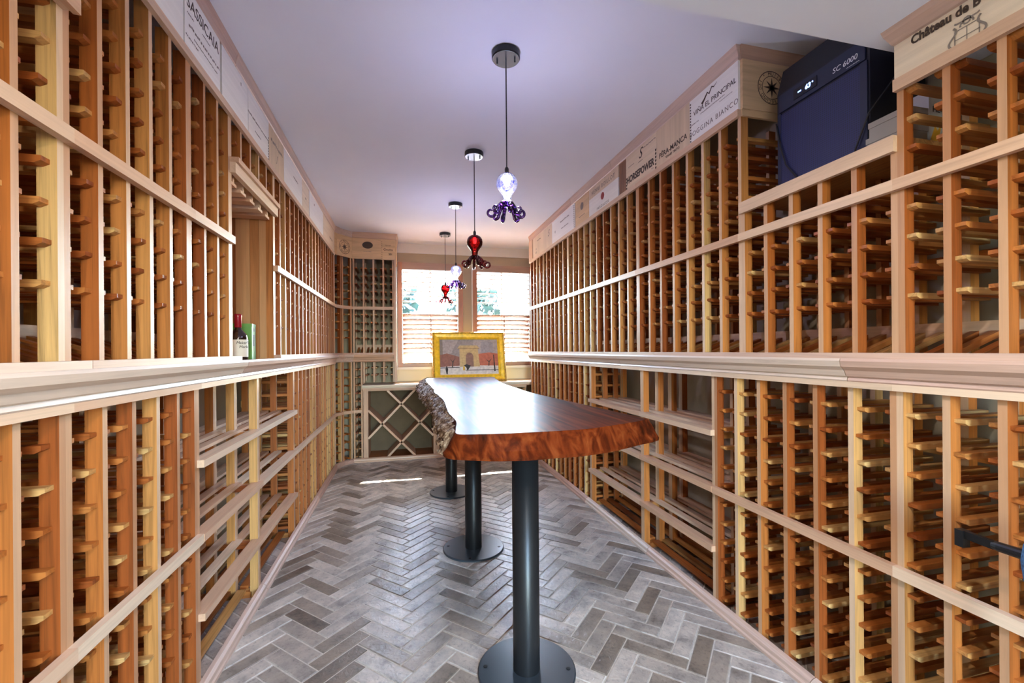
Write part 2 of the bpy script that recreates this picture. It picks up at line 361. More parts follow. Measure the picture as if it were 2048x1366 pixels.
boxo('pane', 'pane', door, -dw + 0.09, dw - 0.09, -0.004, 0.004, 0.14, DH - 0.09)
mb = MB(); T = 0.14
mb.box(WL, W1[0], WB, WB + T, -0.05, CEIL + .1).box(W1[1], W2[0], WB, WB + T, -0.05, CEIL + .1).box(W2[1], WR, WB, WB + T, -0.05, CEIL + .1)
for w in (W1, W2):
    mb.box(w[0], w[1], WB, WB + T, WZ1, CEIL + .1); mb.box(w[0], w[1], WB, WB + T, -0.05, WZ0)
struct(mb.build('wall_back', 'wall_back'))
struct(boxo('ceiling', 'ceiling', None, WL - 0.1, WR + 0.1, SOFY, WB + T, CEIL, CEIL + 0.12))
struct(boxo('ceiling_drop', 'ceiling', None, WL, WR, WF, SOFY, SOF, CEIL + 0.12), 'lower dropped section of ceiling over the entrance')
struct(boxo('trim_1', 'cream', None, -0.10, WR, WB - 0.012, WB, 2.375, CEIL))
struct(boxo('trim_2', 'panel_yellow', None, -0.10, WR, WB - 0.01, WB, 0.84, 1.0))

# ------------------------------------------------------------------ floor: herringbone of long tiles at 45 degrees
fl = struct(boxo('floor', 'grout', None, WL - 0.1, WR + 0.1, WF - 0.1, WB + 0.1, -0.06, -0.003))
TL_, TW, GR = 0.245, 0.0685, 0.005
def tile_mesh():
    a, b, z = (TL_ - GR) / 2, (TW - GR) / 2, 0.0; e = 0.003
    vs = [(-a, -b, -0.008), (a, -b, -0.008), (a, b, -0.008), (-a, b, -0.008), (-a, -b, -0.0025), (a, -b, -0.0025), (a, b, -0.0025), (-a, b, -0.0025),
          (-a + e, -b + e, 0), (a - e, -b + e, 0), (a - e, b - e, 0), (-a + e, b - e, 0)]
    fs = [(0, 3, 2, 1)] + [(i, (i + 1) % 4, (i + 1) % 4 + 4, i + 4) for i in range(4)] + [(i + 4, (i + 1) % 4 + 4, (i + 1) % 4 + 8, i + 8) for i in range(4)] + [(8, 9, 10, 11)]
    return MB().add(vs, fs)
tm = tile_mesh(); tme = tm.mesh('tile', 'tile')
tiles = []
c45 = math.cos(pi / 4)
for i in range(-90, 140):
    for j in range(-30, 31):
        ox, oy = i * TW - j * TL_, i * TW + j * TL_
        for (cx, cy, ang) in ((ox + TL_ / 2, oy + TW / 2, pi / 4), (ox + TW / 2, oy + TW + TL_ / 2, 3 * pi / 4)):
            X = c45 * (cx - cy) + 0.02; Y = c45 * (cx + cy) + 0.03
            if WL - 0.02 < X < WR + 0.02 and WF < Y < WB - 0.02: tiles.append((X, Y, ang))
def tile_score(t):
    X, Y, _ = t; d = X * F.x + Y * F.y
    if d < 0.9: return 99 - d
    px = 1024 + FPX * (X * Rv.x + Y * Rv.y) / d; py = 700 + FPX * EYE / d
    if not (-20 < px < 2060 and py < 1400): return 50 + d
    hid = 10 if (X < XL - 0.02 or X > XR + 0.02) else 0
    if hid and 1.8 < Y < 3.1: hid = 0.5
    return d + hid
tiles.sort(key=tile_score)
for X, Y, a in tiles[:300]:
    o = obj('tile', tme, fl, (X - fl.location.x, Y - fl.location.y, -fl.location.z + random.uniform(-.0006, .0006)), (0, 0, a))
mb = MB()
for X, Y, a in tiles[300:]:
    ca, sa = math.cos(a), math.sin(a)
    mb.add([(X + ca * x - sa * y, Y + sa * x + ca * y, z) for x, y, z in tm.v], tm.f)
tag(mb.build('tile_field', 'tile', fl, tuple(-c for c in fl.location), recalc=False), kind='stuff')

# ------------------------------------------------------------------ wine racks
# local frame of a rack: x along the wall, y into the wall, z up.  left wall: +90 deg, right wall: -90 deg, back wall: 0
PW, PD, DEEP = 0.018, 0.036, 0.30
cache = {}
def post_mesh(h):
    k = ('p', round(h, 3))
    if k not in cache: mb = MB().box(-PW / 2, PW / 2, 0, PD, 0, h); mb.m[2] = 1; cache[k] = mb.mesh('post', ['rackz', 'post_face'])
    return cache[k]
def rail_mesh(deep=DEEP):
    k = ('r', deep)
    if k not in cache:
        l = deep - 0.008
        # profile in y-z, chamfered lower front end
        cache[k] = MB().prism([(0, 0.006), (0.012, 0), (l, 0), (l, 0.016), (0, 0.016)], 0, -0.012, 0.012).mesh('bottle_rail', 'racky')
    return cache[k]
def slat_mesh(l, w, t, mat, name):
    k = (name, round(l, 3), w, t, mat)
    if k not in cache: cache[k] = MB().box(-l / 2, l / 2, 0, w, 0, t).mesh(name, mat)
    return cache[k]
def frame(side, y0, y1):
    if side == 'L': return (XL, y0, 0), pi / 2
    if side == 'R': return (XR, y1, 0), -pi / 2
def fill_rack(root, n, W, z0, z1, rows, single, display=False, mids=(), top=None, deep=DEEP, back_z=None, trimw=None, ends=True):
    p = (W - PW) / n if ends else W / n
    xs = [PW / 2 + p * i for i in range(n + 1)]
    pm = post_mesh(z1 - z0)
    for x in xs:
        obj('post', pm, root, (x, 0, z0)); obj('rear_post', pm, root, (x, deep - PD - 0.005, z0))
    rm = rail_mesh(deep); mb = MB(); src = None
    if not single: src = MB().prism([(0, 0.006), (0.012, 0), (deep - .008, 0), (deep - .008, 0.016), (0, 0.016)], 0, -0.012, 0.012)
    for z in rows:
        for i, x in enumerate(xs):
            for sd in (-1, 1):
                if (i == 0 and sd < 0) or (i == n and sd > 0): continue
                X = x + sd * (PW / 2 + 0.012); Yo = 0.012 + random.uniform(-.004, .004); Z = z + random.uniform(-.0015, .0015)
                if single: obj('bottle_rail', rm, root, (X, Yo, Z))
                else: mb.add([(a + X, b + Yo, c + Z) for a, b, c in src.v], src.f)
    if not single and rows: tag(mb.build('bottle_rails', 'racky', root), kind='stuff')
    if display:
        t = math.radians(19)
        dm = cache.get('disp') or cache.setdefault('disp', MB().box(-0.011, 0.011, 0, 0.27, 0, 0.016).mesh('display_rail', 'racky'))
        for i in range(n):
            for x in (xs[i] + PW / 2 + 0.022, xs[i + 1] - PW / 2 - 0.022): obj('display_rail', dm, root, (x, 0.022, z0 - 0.004), (t, 0, 0))
        boxo('display_stop', 'trimx', root, 0.01, W - 0.01, 0.235, 0.25, z0 + 0.06, z0 + 0.115)
    for z in mids: boxo('front_strip', 'trimx', root, 0, W, -0.02, 0, z - 0.016, z + 0.016)
    for z in (back_z or []): boxo('back_stretcher', 'rackx', root, 0.0, W, deep - 0.005, deep + 0.010, z, z + 0.04)
    if top: boxo('top_strip', 'trimx', root, 0, W, -0.016, 0.0, top[0], top[1])
ZU, ZH = 1.16, 2.21           # foot of the upper racks, underside of the header boards
UP_ROWS = [1.337 + 0.0845 * k for k in range(10)]
LO_ROWS = [0.044 + 0.0865 * k for k in range(12)]
MIDU, MIDL = 1.669, 0.55
UPG, LOG = 'upper wine rack sections along the walls', 'lower wine rack sections along the walls'
def upper(side, y0, y1, n, label, single, z1=ZH, top=(2.185, 2.215), rows=None, mids=(MIDU,)):
    loc, rz = frame(side, y0, y1)
    t = thing('wine_rack', label, 'wine rack', loc, rz, UPG)
    fill_rack(t, n, y1 - y0, ZU, z1, rows or [z for z in UP_ROWS if z < z1 - 0.02], single, True, mids, top, back_z=[1.45, 1.9 if z1 > 2 else 1.7])
    return t
def lower(side, y0, y1, n, label, single):
    loc, rz = frame(side, y0, y1)
    t = thing('wine_rack', label, 'wine rack', loc, rz, LOG)
    fill_rack(t, n, y1 - y0, 0.0, 1.09, LO_ROWS, single, False, (MIDL,), (1.073, 1.092), back_z=[0.2, 0.85])
    return t
upper('R', 0.508, 0.968, 4, 'upper redwood wine rack under the low crested header, beside the grey cartons', True, 1.965, (1.938, 1.972))
upper('R', 0.968, 1.573, 5, 'short redwood wine rack carrying the black cooling unit on its top', True, 1.80, (1.768, 1.815), rows=[z for z in UP_ROWS if z < 1.74])
upper('R', 1.573, 2.426, 7, 'upper redwood wine rack beside the cooling unit, under the zigzag mountain crate board', True)
upper('R', 2.426, 3.614, 10, 'upper redwood wine rack under the dark plank of the header', True)
upper('R', 3.614, 4.795, 10, 'upper redwood wine rack ending at the shuttered window on the long wall', False)
lower('R', 0.508, 0.975, 4, 'lower redwood wine rack behind the black clamp arm', True)
lower('R', 0.975, 1.75, 6, 'lower redwood wine rack beside the open case shelves, below the cooling unit', True)
lower('R', 3.15, 4.795, 14, 'lower redwood wine rack between case shelves and window bench, behind the slab table', False)
upper('L', 0.67, 1.139, 4, 'upper wine rack with a low pale header board, opposite the crested header', True, 1.965, (1.938, 1.972))
upper('L', 1.139, 1.70, 5, 'upper wine rack with five columns, opposite the black cooling unit', True)
upper('L', 1.70, 2.06, 3, 'narrow upper wine rack of three columns beside the bottle niche', True)
upper('L', 2.69, 3.86, 10, 'upper wine rack on the far side of the bottle niche', False)
upper('L', 3.86, 4.78, 8, 'upper wine rack running into the rounded corner', False)
lower('L', 0.67, 1.139, 4, 'lower wine rack at the entrance end, below the low pale header', True)
lower('L', 1.139, 1.745, 5, 'lower wine rack beside the open case shelves, below the five column rack', True)
lower('L', 3.11, 4.78, 14, 'lower wine rack between case shelves and rounded corner', False)

# niche with planked back, stemware rails and two short rows of bottle holders above it
loc, rz = frame('L', 2.06, 2.69); NW = 0.63
nt_ = thing('display_niche', 'tall open niche lined with cedar planks and topped by stemware rails', 'cabinet', loc, rz)
x = 0.0
for k in range(7):
    w = NW / 7; boxo('plank', ['cedar_b', 'cedar_a', 'cedar_a', 'cedar_c', 'cedar_c', 'cedar_a', 'cedar_b'][k], nt_, x + 0.0015, x + w - 0.0015, DEEP + 0.005, DEEP + 0.02, 1.16, 1.98); x += w
for xx in (0.0, NW - 0.016): 
    yy = 0.036
    for w, mt in ((0.036, 'cedar_c'), (0.046, 'cedar_b'), (0.070, 'cedar_c'), (0.080, 'cedar_a'), (0.032, 'cedar_b')):
        boxo('side_plank', mt, nt_, xx, xx + 0.016, yy, yy + w - 0.0012, 1.16, 1.98); yy += w
for xx in (0.009, NW - 0.009): obj('post', post_mesh(ZH - 1.16), nt_, (xx, 0, 1.16))
boxo('niche_shelf', 'trimx', nt_, 0, NW, 0.0, DEEP, 1.145, 1.16)
boxo('niche_beam', 'trimx', nt_, 0.0, NW, -0.022, 0.0, 1.955, 2.0)
boxo('beam_lip', 'trimx', nt_, 0.0, NW, -0.034, -0.0, 2.0, 2.022)
for k in range(5):
    xx = 0.075 + k * 0.12
    hm = MB().prism([(xx - 0.008, 1.93), (xx + 0.008, 1.93), (xx + 0.008, 1.945), (xx - 0.008, 1.945)], 1, 0, 0)
    mb = MB().box(-0.034, 0.034, 0.012, DEEP - 0.01, 1.925, 1.938).box(-0.009, 0.009, 0.012, DEEP - 0.01, 1.938, 1.98)
    mb.build('stemware_rail', 'trimy', nt_, (xx, 0, 0))
boxo('niche_ceiling', 'rackx', nt_, 0.016, NW - 0.016, 0.0, DEEP, 1.98, 1.99)
p5 = (NW - PW) / 5
for i in range(1, 5): obj('post', post_mesh(0.21), nt_, (PW / 2 + p5 * i, 0, 2.0)); obj('rear_post', post_mesh(0.21), nt_, (PW / 2 + p5 * i, DEEP - PD, 2.0))
for z in (2.03, 2.115):
    for i in range(6):
        for sd in (-1, 1):
            if (i == 0 and sd < 0) or (i == 5 and sd > 0): continue
            obj('bottle_rail', rail_mesh(), nt_, (PW / 2 + p5 * i + sd * (PW / 2 + .012), 0.012, z))
boxo('top_strip', 'trimx', nt_, 0, NW, -0.016, 0.0, 2.185, 2.215)

# open shelving for wine cases
def case_rack(side, y0, y1, label):
    loc, rz = frame(side, y0, y1); W = y1 - y0
    t = thing('case_shelf_rack', label, 'shelf rack', loc, rz, 'open slatted racks for wine cases')
    levels = [0.03, 0.272, 0.55, 0.81]
    for x in (PW / 2, W - PW / 2):
        for y in (0.0, 0.10, 0.19, DEEP - PD): obj('post', post_mesh(1.09), t, (x, y, 0))
        for z in levels: boxo('cross_beam', 'racky', t, x - 0.009, x + 0.009, 0.03, DEEP, z - 0.03, z)
    for z in levels:
        low = z < 0.1
        for y in ((0.055, 0.12, 0.20, 0.255) if low else (0.075, 0.15, 0.225, 0.265)):
            obj('shelf_slat', slat_mesh(W - 2 * PW if low else W, 0.038, 0.014, 'rackx' if low else 'trimx', 'shelf_slat'), t, (W / 2, y, z))
        if not low: obj('front_slat', slat_mesh(W, 0.05, 0.026, 'trimx', 'front_slat'), t, (W / 2, -0.022, z - 0.013))
    boxo('top_strip', 'trimx', t, 0, W, -0.016, 0, 1.073, 1.092)
    return t
case_rack('R', 1.75, 2.39, 'open slatted case shelves beside the columns below the cooling unit')
case_rack('R', 2.39, 3.15, 'open slatted case shelves partly hidden by the slab table end')
case_rack('L', 1.745, 2.40, 'open slatted case shelves below the bottle niche, at its entrance end')
case_rack('L', 2.40, 3.11, 'open slatted case shelves below the bottle niche, at its window end')

# corner and back wall racks
CP = [(-0.71, 4.78), (-0.655, 4.915), (-0.56, 4.985), (-0.55, 5.0)]
def facet_rack(p0, p1, n, z0, z1, rows, label, cat_group, mids, display=False, deep=DEEP, trim=None):
    d = Vector((p1[0] - p0[0], p1[1] - p0[1])); a = math.atan2(d.y, d.x)
    t = thing('wine_rack', label, 'wine rack', (p0[0], p0[1], 0), a, cat_group)
    fill_rack(t, n, d.length, z0, z1, rows, False, display, mids, trim, deep=deep)
    return t
facet_rack((-0.71, 4.785), (-0.655, 4.905), 1, ZU, ZH, UP_ROWS, 'upper corner rack column joining the long wall run', 'corner rack columns', (MIDU,), deep=0.24)
facet_rack((-0.65, 4.912), (-0.56, 4.99), 1, ZU, ZH, UP_ROWS, 'upper corner rack column joining the window wall run', 'corner rack columns', (MIDU,), deep=0.24)
facet_rack((-0.71, 4.785), (-0.655, 4.905), 1, 0, 1.09, LO_ROWS, 'lower corner rack column joining the long wall run', 'corner rack columns', (MIDL,), deep=0.24)
facet_rack((-0.65, 4.912), (-0.56, 4.99), 1, 0, 1.09, LO_ROWS, 'lower corner rack column joining the window wall run', 'corner rack columns', (MIDL,), deep=0.24)
facet_rack((-0.55, 5.0), (-0.12, 5.0), 4, ZU, ZH, UP_ROWS, 'upper wine rack of four columns beside the shuttered window, under the round emblem board', UPG, (MIDU,), True)
facet_rack((-0.55, 5.0), (-0.455, 5.0), 1, 0, 1.09, LO_ROWS, 'single lower rack column between the rounded corner and diamond bin', LOG, (MIDL,))
facet_rack((-0.45, 5.03), (-0.12, 5.03), 3, 0.86, 1.09, [0.93, 1.01], 'short three column rack standing on the bench beside the window', UPG, ())
boxo_ = boxo
sp = thing('rack_end_panel', 'tall pale wooden end panel of the rack beside the window', 'end panel', (-0.114, 5.0, 0))
boxo('panel_board', 'trimz', sp, 0.0, 0.016, 0.0, 0.395, 0.86, 2.21); boxo('panel_stile', 'trimz', sp, -0.004, 0.02, -0.02, 0.0, 0.86, 2.21)

# diamond bin and bench under the windows
db = thing('diamond_bin', 'square wooden wine bin divided by crossed diagonal boards under bench', 'wine bin', (-0.45, 5.0, 0))
boxo('side_stile', 'trimz', db, 0.0, 0.05, 0.0, 0.36, 0.0, 0.79); boxo('side_stile', 'trimz', db, 0.75, 0.83, 0.0, 0.36, 0.0, 0.79)
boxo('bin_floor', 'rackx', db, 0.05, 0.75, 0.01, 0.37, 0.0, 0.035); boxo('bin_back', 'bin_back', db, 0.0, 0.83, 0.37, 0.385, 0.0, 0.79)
boxo('bin_head', 'trimx', db, 0.05, 0.75, 0.0, 0.36, 0.765, 0.79)
S = 0.70; x0, z0 = 0.05, 0.035; h = 0.73
def diag(pa, pb):
    pa = Vector((pa[0], 0, pa[1])); pb = Vector((pb[0], 0, pb[1])); d = pb - pa; l = d.length
    MB().box(-l / 2, l / 2, 0.0, 0.34, -0.011, 0.011).build('diagonal_board', 'trimx', db, ((pa.x + pb.x) / 2, 0.006, (pa.z + pb.z) / 2), (0, -math.atan2(d.z, d.x), 0))
k = 0.29
diag((x0, z0 + h * k), (x0 + S * (1 - k), z0 + h)); diag((x0 + S * k, z0), (x0 + S, z0 + h * (1 - k)))
diag((x0 + S * k, z0 + h), (x0 + S, z0 + h * k)); diag((x0, z0 + h * (1 - k)), (x0 + S * (1 - k), z0))
t = thing('wine_rack', 'low wine rack under the window bench, beside the diamond bin', 'wine rack', (0.385, 5.0, 0), 0, LOG)
fill_rack(t, 8, XR - 0.385 - 0.005, 0.0, 0.79, [z for z in LO_ROWS if z < 0.74], False, False, (), (0.765, 0.79))
bt = thing('window_bench', 'pale wooden bench top running under both shuttered windows', 'bench', (-0.46, 4.98, 0.79))
bp_ = [(-0.02, 0.012), (-0.03, 0.03), (-0.03, 0.042), (0.42, 0.042), (0.42, 0.0), (0.0, 0.0)]
MB().prism(bp_, 0, 0.0, 1.76 + 0.455).build('bench_top', 'crate', bt)
boxo('bench_edge', 'ledgex', bt, 0.0, 1.85, -0.024, 0.0, 0.0, 0.012)

# ledge moulding, crown, headers and skirting
LPATH = [(XL, 0.67), (XL, 4.785), (-0.652, 4.91), (-0.555, 4.998), (-0.12, 5.0)]
LEDGE = [(0, 1.084), (0.012, 1.088), (0.018, 1.096), (0.014, 1.106), (0.022, 1.110), (0.030, 1.128), (0.044, 1.140), (0.048, 1.158), (0.044, 1.166), (0.0, 1.166)]
STRIP = [(0.0, 1.166), (0.034, 1.166), (0.034, 1.184), (0.0, 1.184)]
t3 = struct(thing('trim_3', 'stepped display ledge moulding along the wall with the bottle niche', None)); t4 = struct(thing('trim_4', 'stepped display ledge moulding along the wall with the cooling unit', None))
for a, b in ((0.67, 2.12), (2.123, 3.60)): sweep([(XL, a), (XL, b)], LEDGE).build('ledge_section', 'ledge', t3)
sweep([(XL, 3.603)] + LPATH[1:4], LEDGE).build('ledge_section', 'ledge', t3); sweep(LPATH[3:], LEDGE).build('ledge_section', 'ledgex', t3)
for a, b in ((0.67, 1.165), (1.168, 2.085)): sweep([(XL, a), (XL, b)], STRIP).build('ledge_strip', 'ledge', t3)
sweep([(XL, 2.68)] + LPATH[1:], STRIP).build('ledge_strip', 'ledge', t3)
for a, b in ((0.508, 1.106), (1.109, 2.62), (2.623, 4.80)):
    sweep([(XR, b), (XR, a)], LEDGE).build('ledge_section', 'ledge', t4)
for a, b in ((0.508, 2.2), (2.203, 4.80)): sweep([(XR, b), (XR, a)], STRIP).build('ledge_strip', 'ledge', t4)

CROWN = [(0, 2.425), (0.010, 2.425), (0.014, 2.431), (0.011, 2.436), (0.012, 2.445), (0.015, 2.462), (0.020, 2.476), (0.022, 2.49), (0, 2.49)]
t5 = struct(thing('trim_5', 'pale crown moulding above the rack headers on the niche wall', None)); t6 = struct(thing('trim_6', 'pale crown moulding above the rack headers on the cooling unit wall', None))
sweep([(XL, 1.139), (XL, 2.1)], CROWN).build('crown_section', 'ledge', t5)
sweep([(XL, 2.103), (XL, 3.7)], CROWN).build('crown_section', 'ledge', t5)
sweep([(XL, 3.703)] + LPATH[1:4], CROWN).build('crown_section', 'ledge', t5)
sweep(LPATH[3:4] + [(-0.10, 5.0), (-0.10, 5.38)], CROWN).build('crown_section', 'ledgex', t5)
for a, b in ((1.573, 2.75), (2.753, 3.5), (3.503, 4.80)): sweep([(XR, b), (XR, a)], CROWN).build('crown_section', 'ledge', t6)
sweep([(XR - 0.0, 1.573), (1.757, 1.573)], [(o * 0.3, z) for o, z in CROWN]).build('crown_return', 'ledgex', t6)

SKIRT = [(0, 0.0), (0.032, 0.0), (0.032, 0.012), (0.026, 0.018), (0.024, 0.032), (0.014, 0.04), (0.0, 0.044)]
bl = struct(thing('baseboard_left', None, None)); br = struct(thing('baseboard_right', None, None)); bb = struct(thing('baseboard_back', None, None))
for a, b in ((0.67, 2.42), (2.423, 3.8)): sweep([(XL, a), (XL, b)], SKIRT).build('skirting_section', 'ledge', bl)
sweep([(XL, 3.803)] + LPATH[1:4], SKIRT).build('skirting_section', 'ledge', bl)
sweep([LPATH[3], (1.38, 5.0)], SKIRT).build('skirting_section', 'ledgex', bb)
for a, b in ((0.508, 1.24), (1.243, 2.3), (2.303, 3.2), (3.203, 4.80)): sweep([(XR, b), (XR, a)], SKIRT).build('skirting_section', 'ledge', br)

# header boards: branded crate panels
HZ0, HZ1 = 2.215, 2.425
def panel(root, x0, x1, mat, z0=HZ0, z1=HZ1, proud=0.010, name='crate_panel'):
    o = boxo(name, mat, root, x0 + 0.001, x1 - 0.001, -proud, 0.004, z0, z1); 
    return o
def dots(p, x, zs, r=0.0035):
    mb = MB()
    for z in zs: mb.box(x - r, x + r, -0.0078, -0.006, z - r, z + r)
    return mb.build('dovetail_marks', 'ink', p)
FY = -0.0075
def faint(p, w, h, loc, mat='ink_grey', seed=1):
    # a line of print too faint to read: a row of small worn strokes
    rd = random.Random(seed); mb = MB(); x = -w / 2
    while x < w / 2:
        d = rd.uniform(0.25, 0.7) * h; z = rd.uniform(-0.12, 0.12) * h
        mb.box(x, min(x + d, w / 2), -0.0003, 0.0003, z - h * 0.22, z + h * 0.22); x += d + rd.uniform(0.15, 0.5) * h
    return mb.build('faint_print', mat, p, loc)
def emblem(p, cx, cz, r, mat='ink'):
    mb = MB(); n = 40
    for (ra, rb) in ((r, r * 0.95), (r * 0.70, r * 0.66)):
        vs = []; 
        for k in range(n):
            a = 2 * pi * k / n; vs += [(cx + ra * math.cos(a), FY, cz + ra * math.sin(a)), (cx + rb * math.cos(a), FY, cz + rb * math.sin(a))]
        mb.add(vs, [(2 * k, 2 * ((k + 1) % n), 2 * ((k + 1) % n) + 1, 2 * k + 1) for k in range(n)])
    for k in range(8):
        a = pi / 4 * k + pi / 2; l = r * (0.62 if k % 2 == 0 else 0.56); w = r * 0.10
        mb.add([(cx, FY - .0002, cz), (cx + w * 1.3 * math.cos(a - .8), FY - .0002, cz + w * 1.3 * math.sin(a - .8)), (cx + l * math.cos(a), FY - .0002, cz + l * math.sin(a)), (cx + w * 1.3 * math.cos(a + .8), FY - .0002, cz + w * 1.3 * math.sin(a + .8))], [(0, 1, 2, 3)])
    e = mb.build('compass_emblem', mat, p)
    s = 'MUIIBUS INI SECUND DEI * '
    for k, ch in enumerate(s):
        if ch == ' ': continue
        a = pi / 2 + 0.2 - 2 * pi * k / len(s)
        text(ch, r * 0.26, p, (cx + r * 0.82 * math.cos(a), FY, cz + r * 0.82 * math.sin(a)), mat, 'emblem_letter', (pi / 2, -(a - pi / 2), 0))
    return e
RY = lambda y: 4.80 - y
hr = thing('rack_header', 'pale header of lettered crate boards interrupted by one dark plank', 'header', (XR, 4.80, 0), -pi / 2)
boxo('header_backing', 'trimx', hr, 0.0, RY(1.573), 0.004, 0.016, 2.2155, 2.43)
p = panel(hr, RY(1.902), RY(1.575), 'crate_white')
text('VIÑA EL PRINCIPAL', 0.033, p, (0.01, FY, 0.028)); faint(p, 0.164, 0.0078, (0.0, FY, 0.004), seed=1); text('BOGGINA BIANCO', 0.033, p, (0.0, FY, -0.066), 'ink_grey', spacing=1.2)
mb = MB().tube([(-0.07, FY, 0.045), (-0.055, FY, 0.055), (-0.03, FY, 0.078), (-0.018, FY, 0.066), (0.0, FY, 0.088), (0.014, FY, 0.080), (0.035, FY, 0.090)], [0.009, 0.007, 0.005, 0.005, 0.004, 0.003, 0.001], 6)
mb.v = [(a, FY - 0.0003 + (b - FY) * 0.03, c) for a, b, c in mb.v]; mb.build('mountain_mark', 'ink', p)
faint(p, 0.059, 0.0108, (-0.125, FY, -0.02), seed=3); faint(p, 0.079, 0.0054, (0.09, FY, -0.01), seed=2)
dots(p, -0.155, [-0.095 + 0.014 * k for k in range(14)])
p = panel(hr, RY(2.193), RY(1.902), 'crate_tanv')
text('PÊRA-MANCA', 0.040, p, (0.0, FY, -0.05), bold=0.0005); text('VINHO TINTO', 0.019, p, (0.0, FY, -0.08))
p = panel(hr, RY(2.547), RY(2.193), 'crate')
text('S', 0.085, p, (0.0, FY, 0.055), shear=0.3); faint(p, 0.05, 0.0108, (0.0, FY, 0.012), seed=7); text('HORSEPOWER', 0.058, p, (-0.01, FY, -0.052), bold=0.0022, xs=0.82)
faint(p, 0.069, 0.0084, (-0.11, FY, 0.03), seed=4); faint(p, 0.129, 0.0108, (0.1, FY, 0.075), seed=5); faint(p, 0.021, 0.0078, (0.13, FY, -0.085), seed=6)
dots(p, 0.165, [-0.095 + 0.02 * k for k in range(6)], 0.006); dots(p, -0.168, [-0.095 + 0.02 * k for k in range(4)], 0.006)
p = panel(hr, RY(2.651), RY(2.549), 'crate_dark', proud=0.004)
p = panel(hr, RY(3.128), RY(2.653), 'crate_tanv', z0=2.345)
text('HENRI BOILLOT', 0.042, p, (0, FY, -0.006), 'ink_grey', spacing=1.3)
p = panel(hr, RY(3.128), RY(2.653), 'crate_white', z1=2.345)
text('FARDALOX', 0.028, p, (0, FY, -0.045), 'ink_grey', spacing=1.5)
mb = MB().lathe([(0.0, 0), (0.026, 0), (0.026, 0.0006)], 24); mb.build('red_seal', 'ink_red', p, (0.0, FY, 0.022), (pi / 2, 0, 0))
p = panel(hr, RY(3.405), RY(3.130), 'crate_tan')
mb = MB().lathe([(0.022, 0), (0.030, 0), (0.030, 0.0005), (0.022, 0.0005)], 24); mb.build('ring_seal', 'ink_grey', p, (0.0, FY, 0.03), (pi / 2, 0, 0)); faint(p, 0.129, 0.0156, (0, FY, -0.045), seed=8)
p = panel(hr, RY(4.004), RY(3.42), 'crate_white')
faint(p, 0.22, 0.0240, (0.05, FY, 0.045), seed=9); faint(p, 0.181, 0.0180, (0.05, FY, -0.02), seed=10); text('*', 0.06, p, (-0.2, FY, -0.02), 'ink_grey')
dots(p, 0.275, [-0.09 + 0.016 * k for k in range(12)], 0.005)
p = panel(hr, RY(4.655), RY(4.006), 'crate_tanv')
faint(p, 0.132, 0.0180, (-0.1, FY, 0.05), seed=11); text('S', 0.09, p, (0.22, FY, 0.03), 'ink_grey', shear=0.4); text('A\nLA', 0.036, p, (-0.2, FY, -0.05), 'ink_grey')
panel(hr, RY(4.80), RY(4.66), 'trimz', name='end_block', proud=0.016)
# return of that header towards the wall, with the compass emblem
hc = thing('header_return', 'tan wooden header return board with a compass emblem beside the cooling unit', 'header', (XR, 1.573, 0), 0)
p = panel(hc, 0.0, 0.368, 'crate_tan', proud=0.010); emblem(p, -0.035, 0.0, 0.072)
boxo('return_rail', 'crate_tan', hc, 0.0, 0.368, -0.008, 0.004, 2.185, 2.214)
# low header under the dropped ceiling, cooling unit wall
hl = thing('rack_header', 'low pinkish header board with a crest and thick dark lettering', 'header', (XR, 0.968, 0), -pi / 2)
boxo('header_backing', 'trimx', hl, 0.0, 0.46, 0.004, 0.016, 1.973, 2.098)
p = panel(hl, 0.0, 0.46, 'crate', z0=1.972, z1=2.083)
text('Château de B', 0.034, p, (-0.185, FY - 0.001, 0.027), align='LEFT', bold=0.0011, xs=0.82)
crest = MB(); cx, cz = -0.060, -0.030
for (a, b, c, d) in ((-.026, .026, .010, .0125), (-.026, -.0235, -.030, .010), (.0235, .026, -.030, .010), (-.001, .001, -.030, .010), (-.026, .026, -.012, -.010)): crest.box(cx + a, cx + b, FY - .0005, FY, cz + c, cz + d)
for s in (-1, 1):
    pts = [(cx + s * (0.03 + 0.008 * math.sin(t * 6)), FY, cz - 0.028 + 0.05 * t) for t in [k / 12 for k in range(13)]]
    crest.tube(pts, 0.0026, 5); pts = [(cx + s * 0.013 * (1 + t) * math.cos(3.6 * t), FY, cz + 0.016 + 0.02 * t + 0.004 * math.sin(5 * t)) for t in [k / 10 for k in range(11)]]; crest.tube(pts, 0.0022, 5)
crest.tube([(cx + 0.008 * math.cos(a), FY, cz + 0.026 + 0.008 * math.sin(a)) for a in [k * 0.7 for k in range(10)]], 0.0022, 5)
crest.v = [(a, FY + (b - FY) * 0.1 - 0.0006, c) for a, b, c in crest.v]
crest.build('crest', 'ink_grey', p)
sweep([(XR, 0.968), (XR, 0.508)], [(0, 2.07), (0.02, 2.072), (0.03, 2.078), (0.05, 2.088), (0.055, 2.094), (0.06, 2.1), (0, 2.1)]).build('crown_section', 'ledge', t6)
# low header on the niche wall
h2 = thing('rack_header', 'low pale header board end under the dropped ceiling on the niche wall', 'header', (XL, 0.67, 0), pi / 2)
boxo('header_board', 'crate', h2, 0.0, 0.46, -0.012, 0.012, 1.972, 2.098); boxo('header_strip', 'trimx', h2, 0.0, 0.475, -0.03, -0.016, 1.935, 1.985)
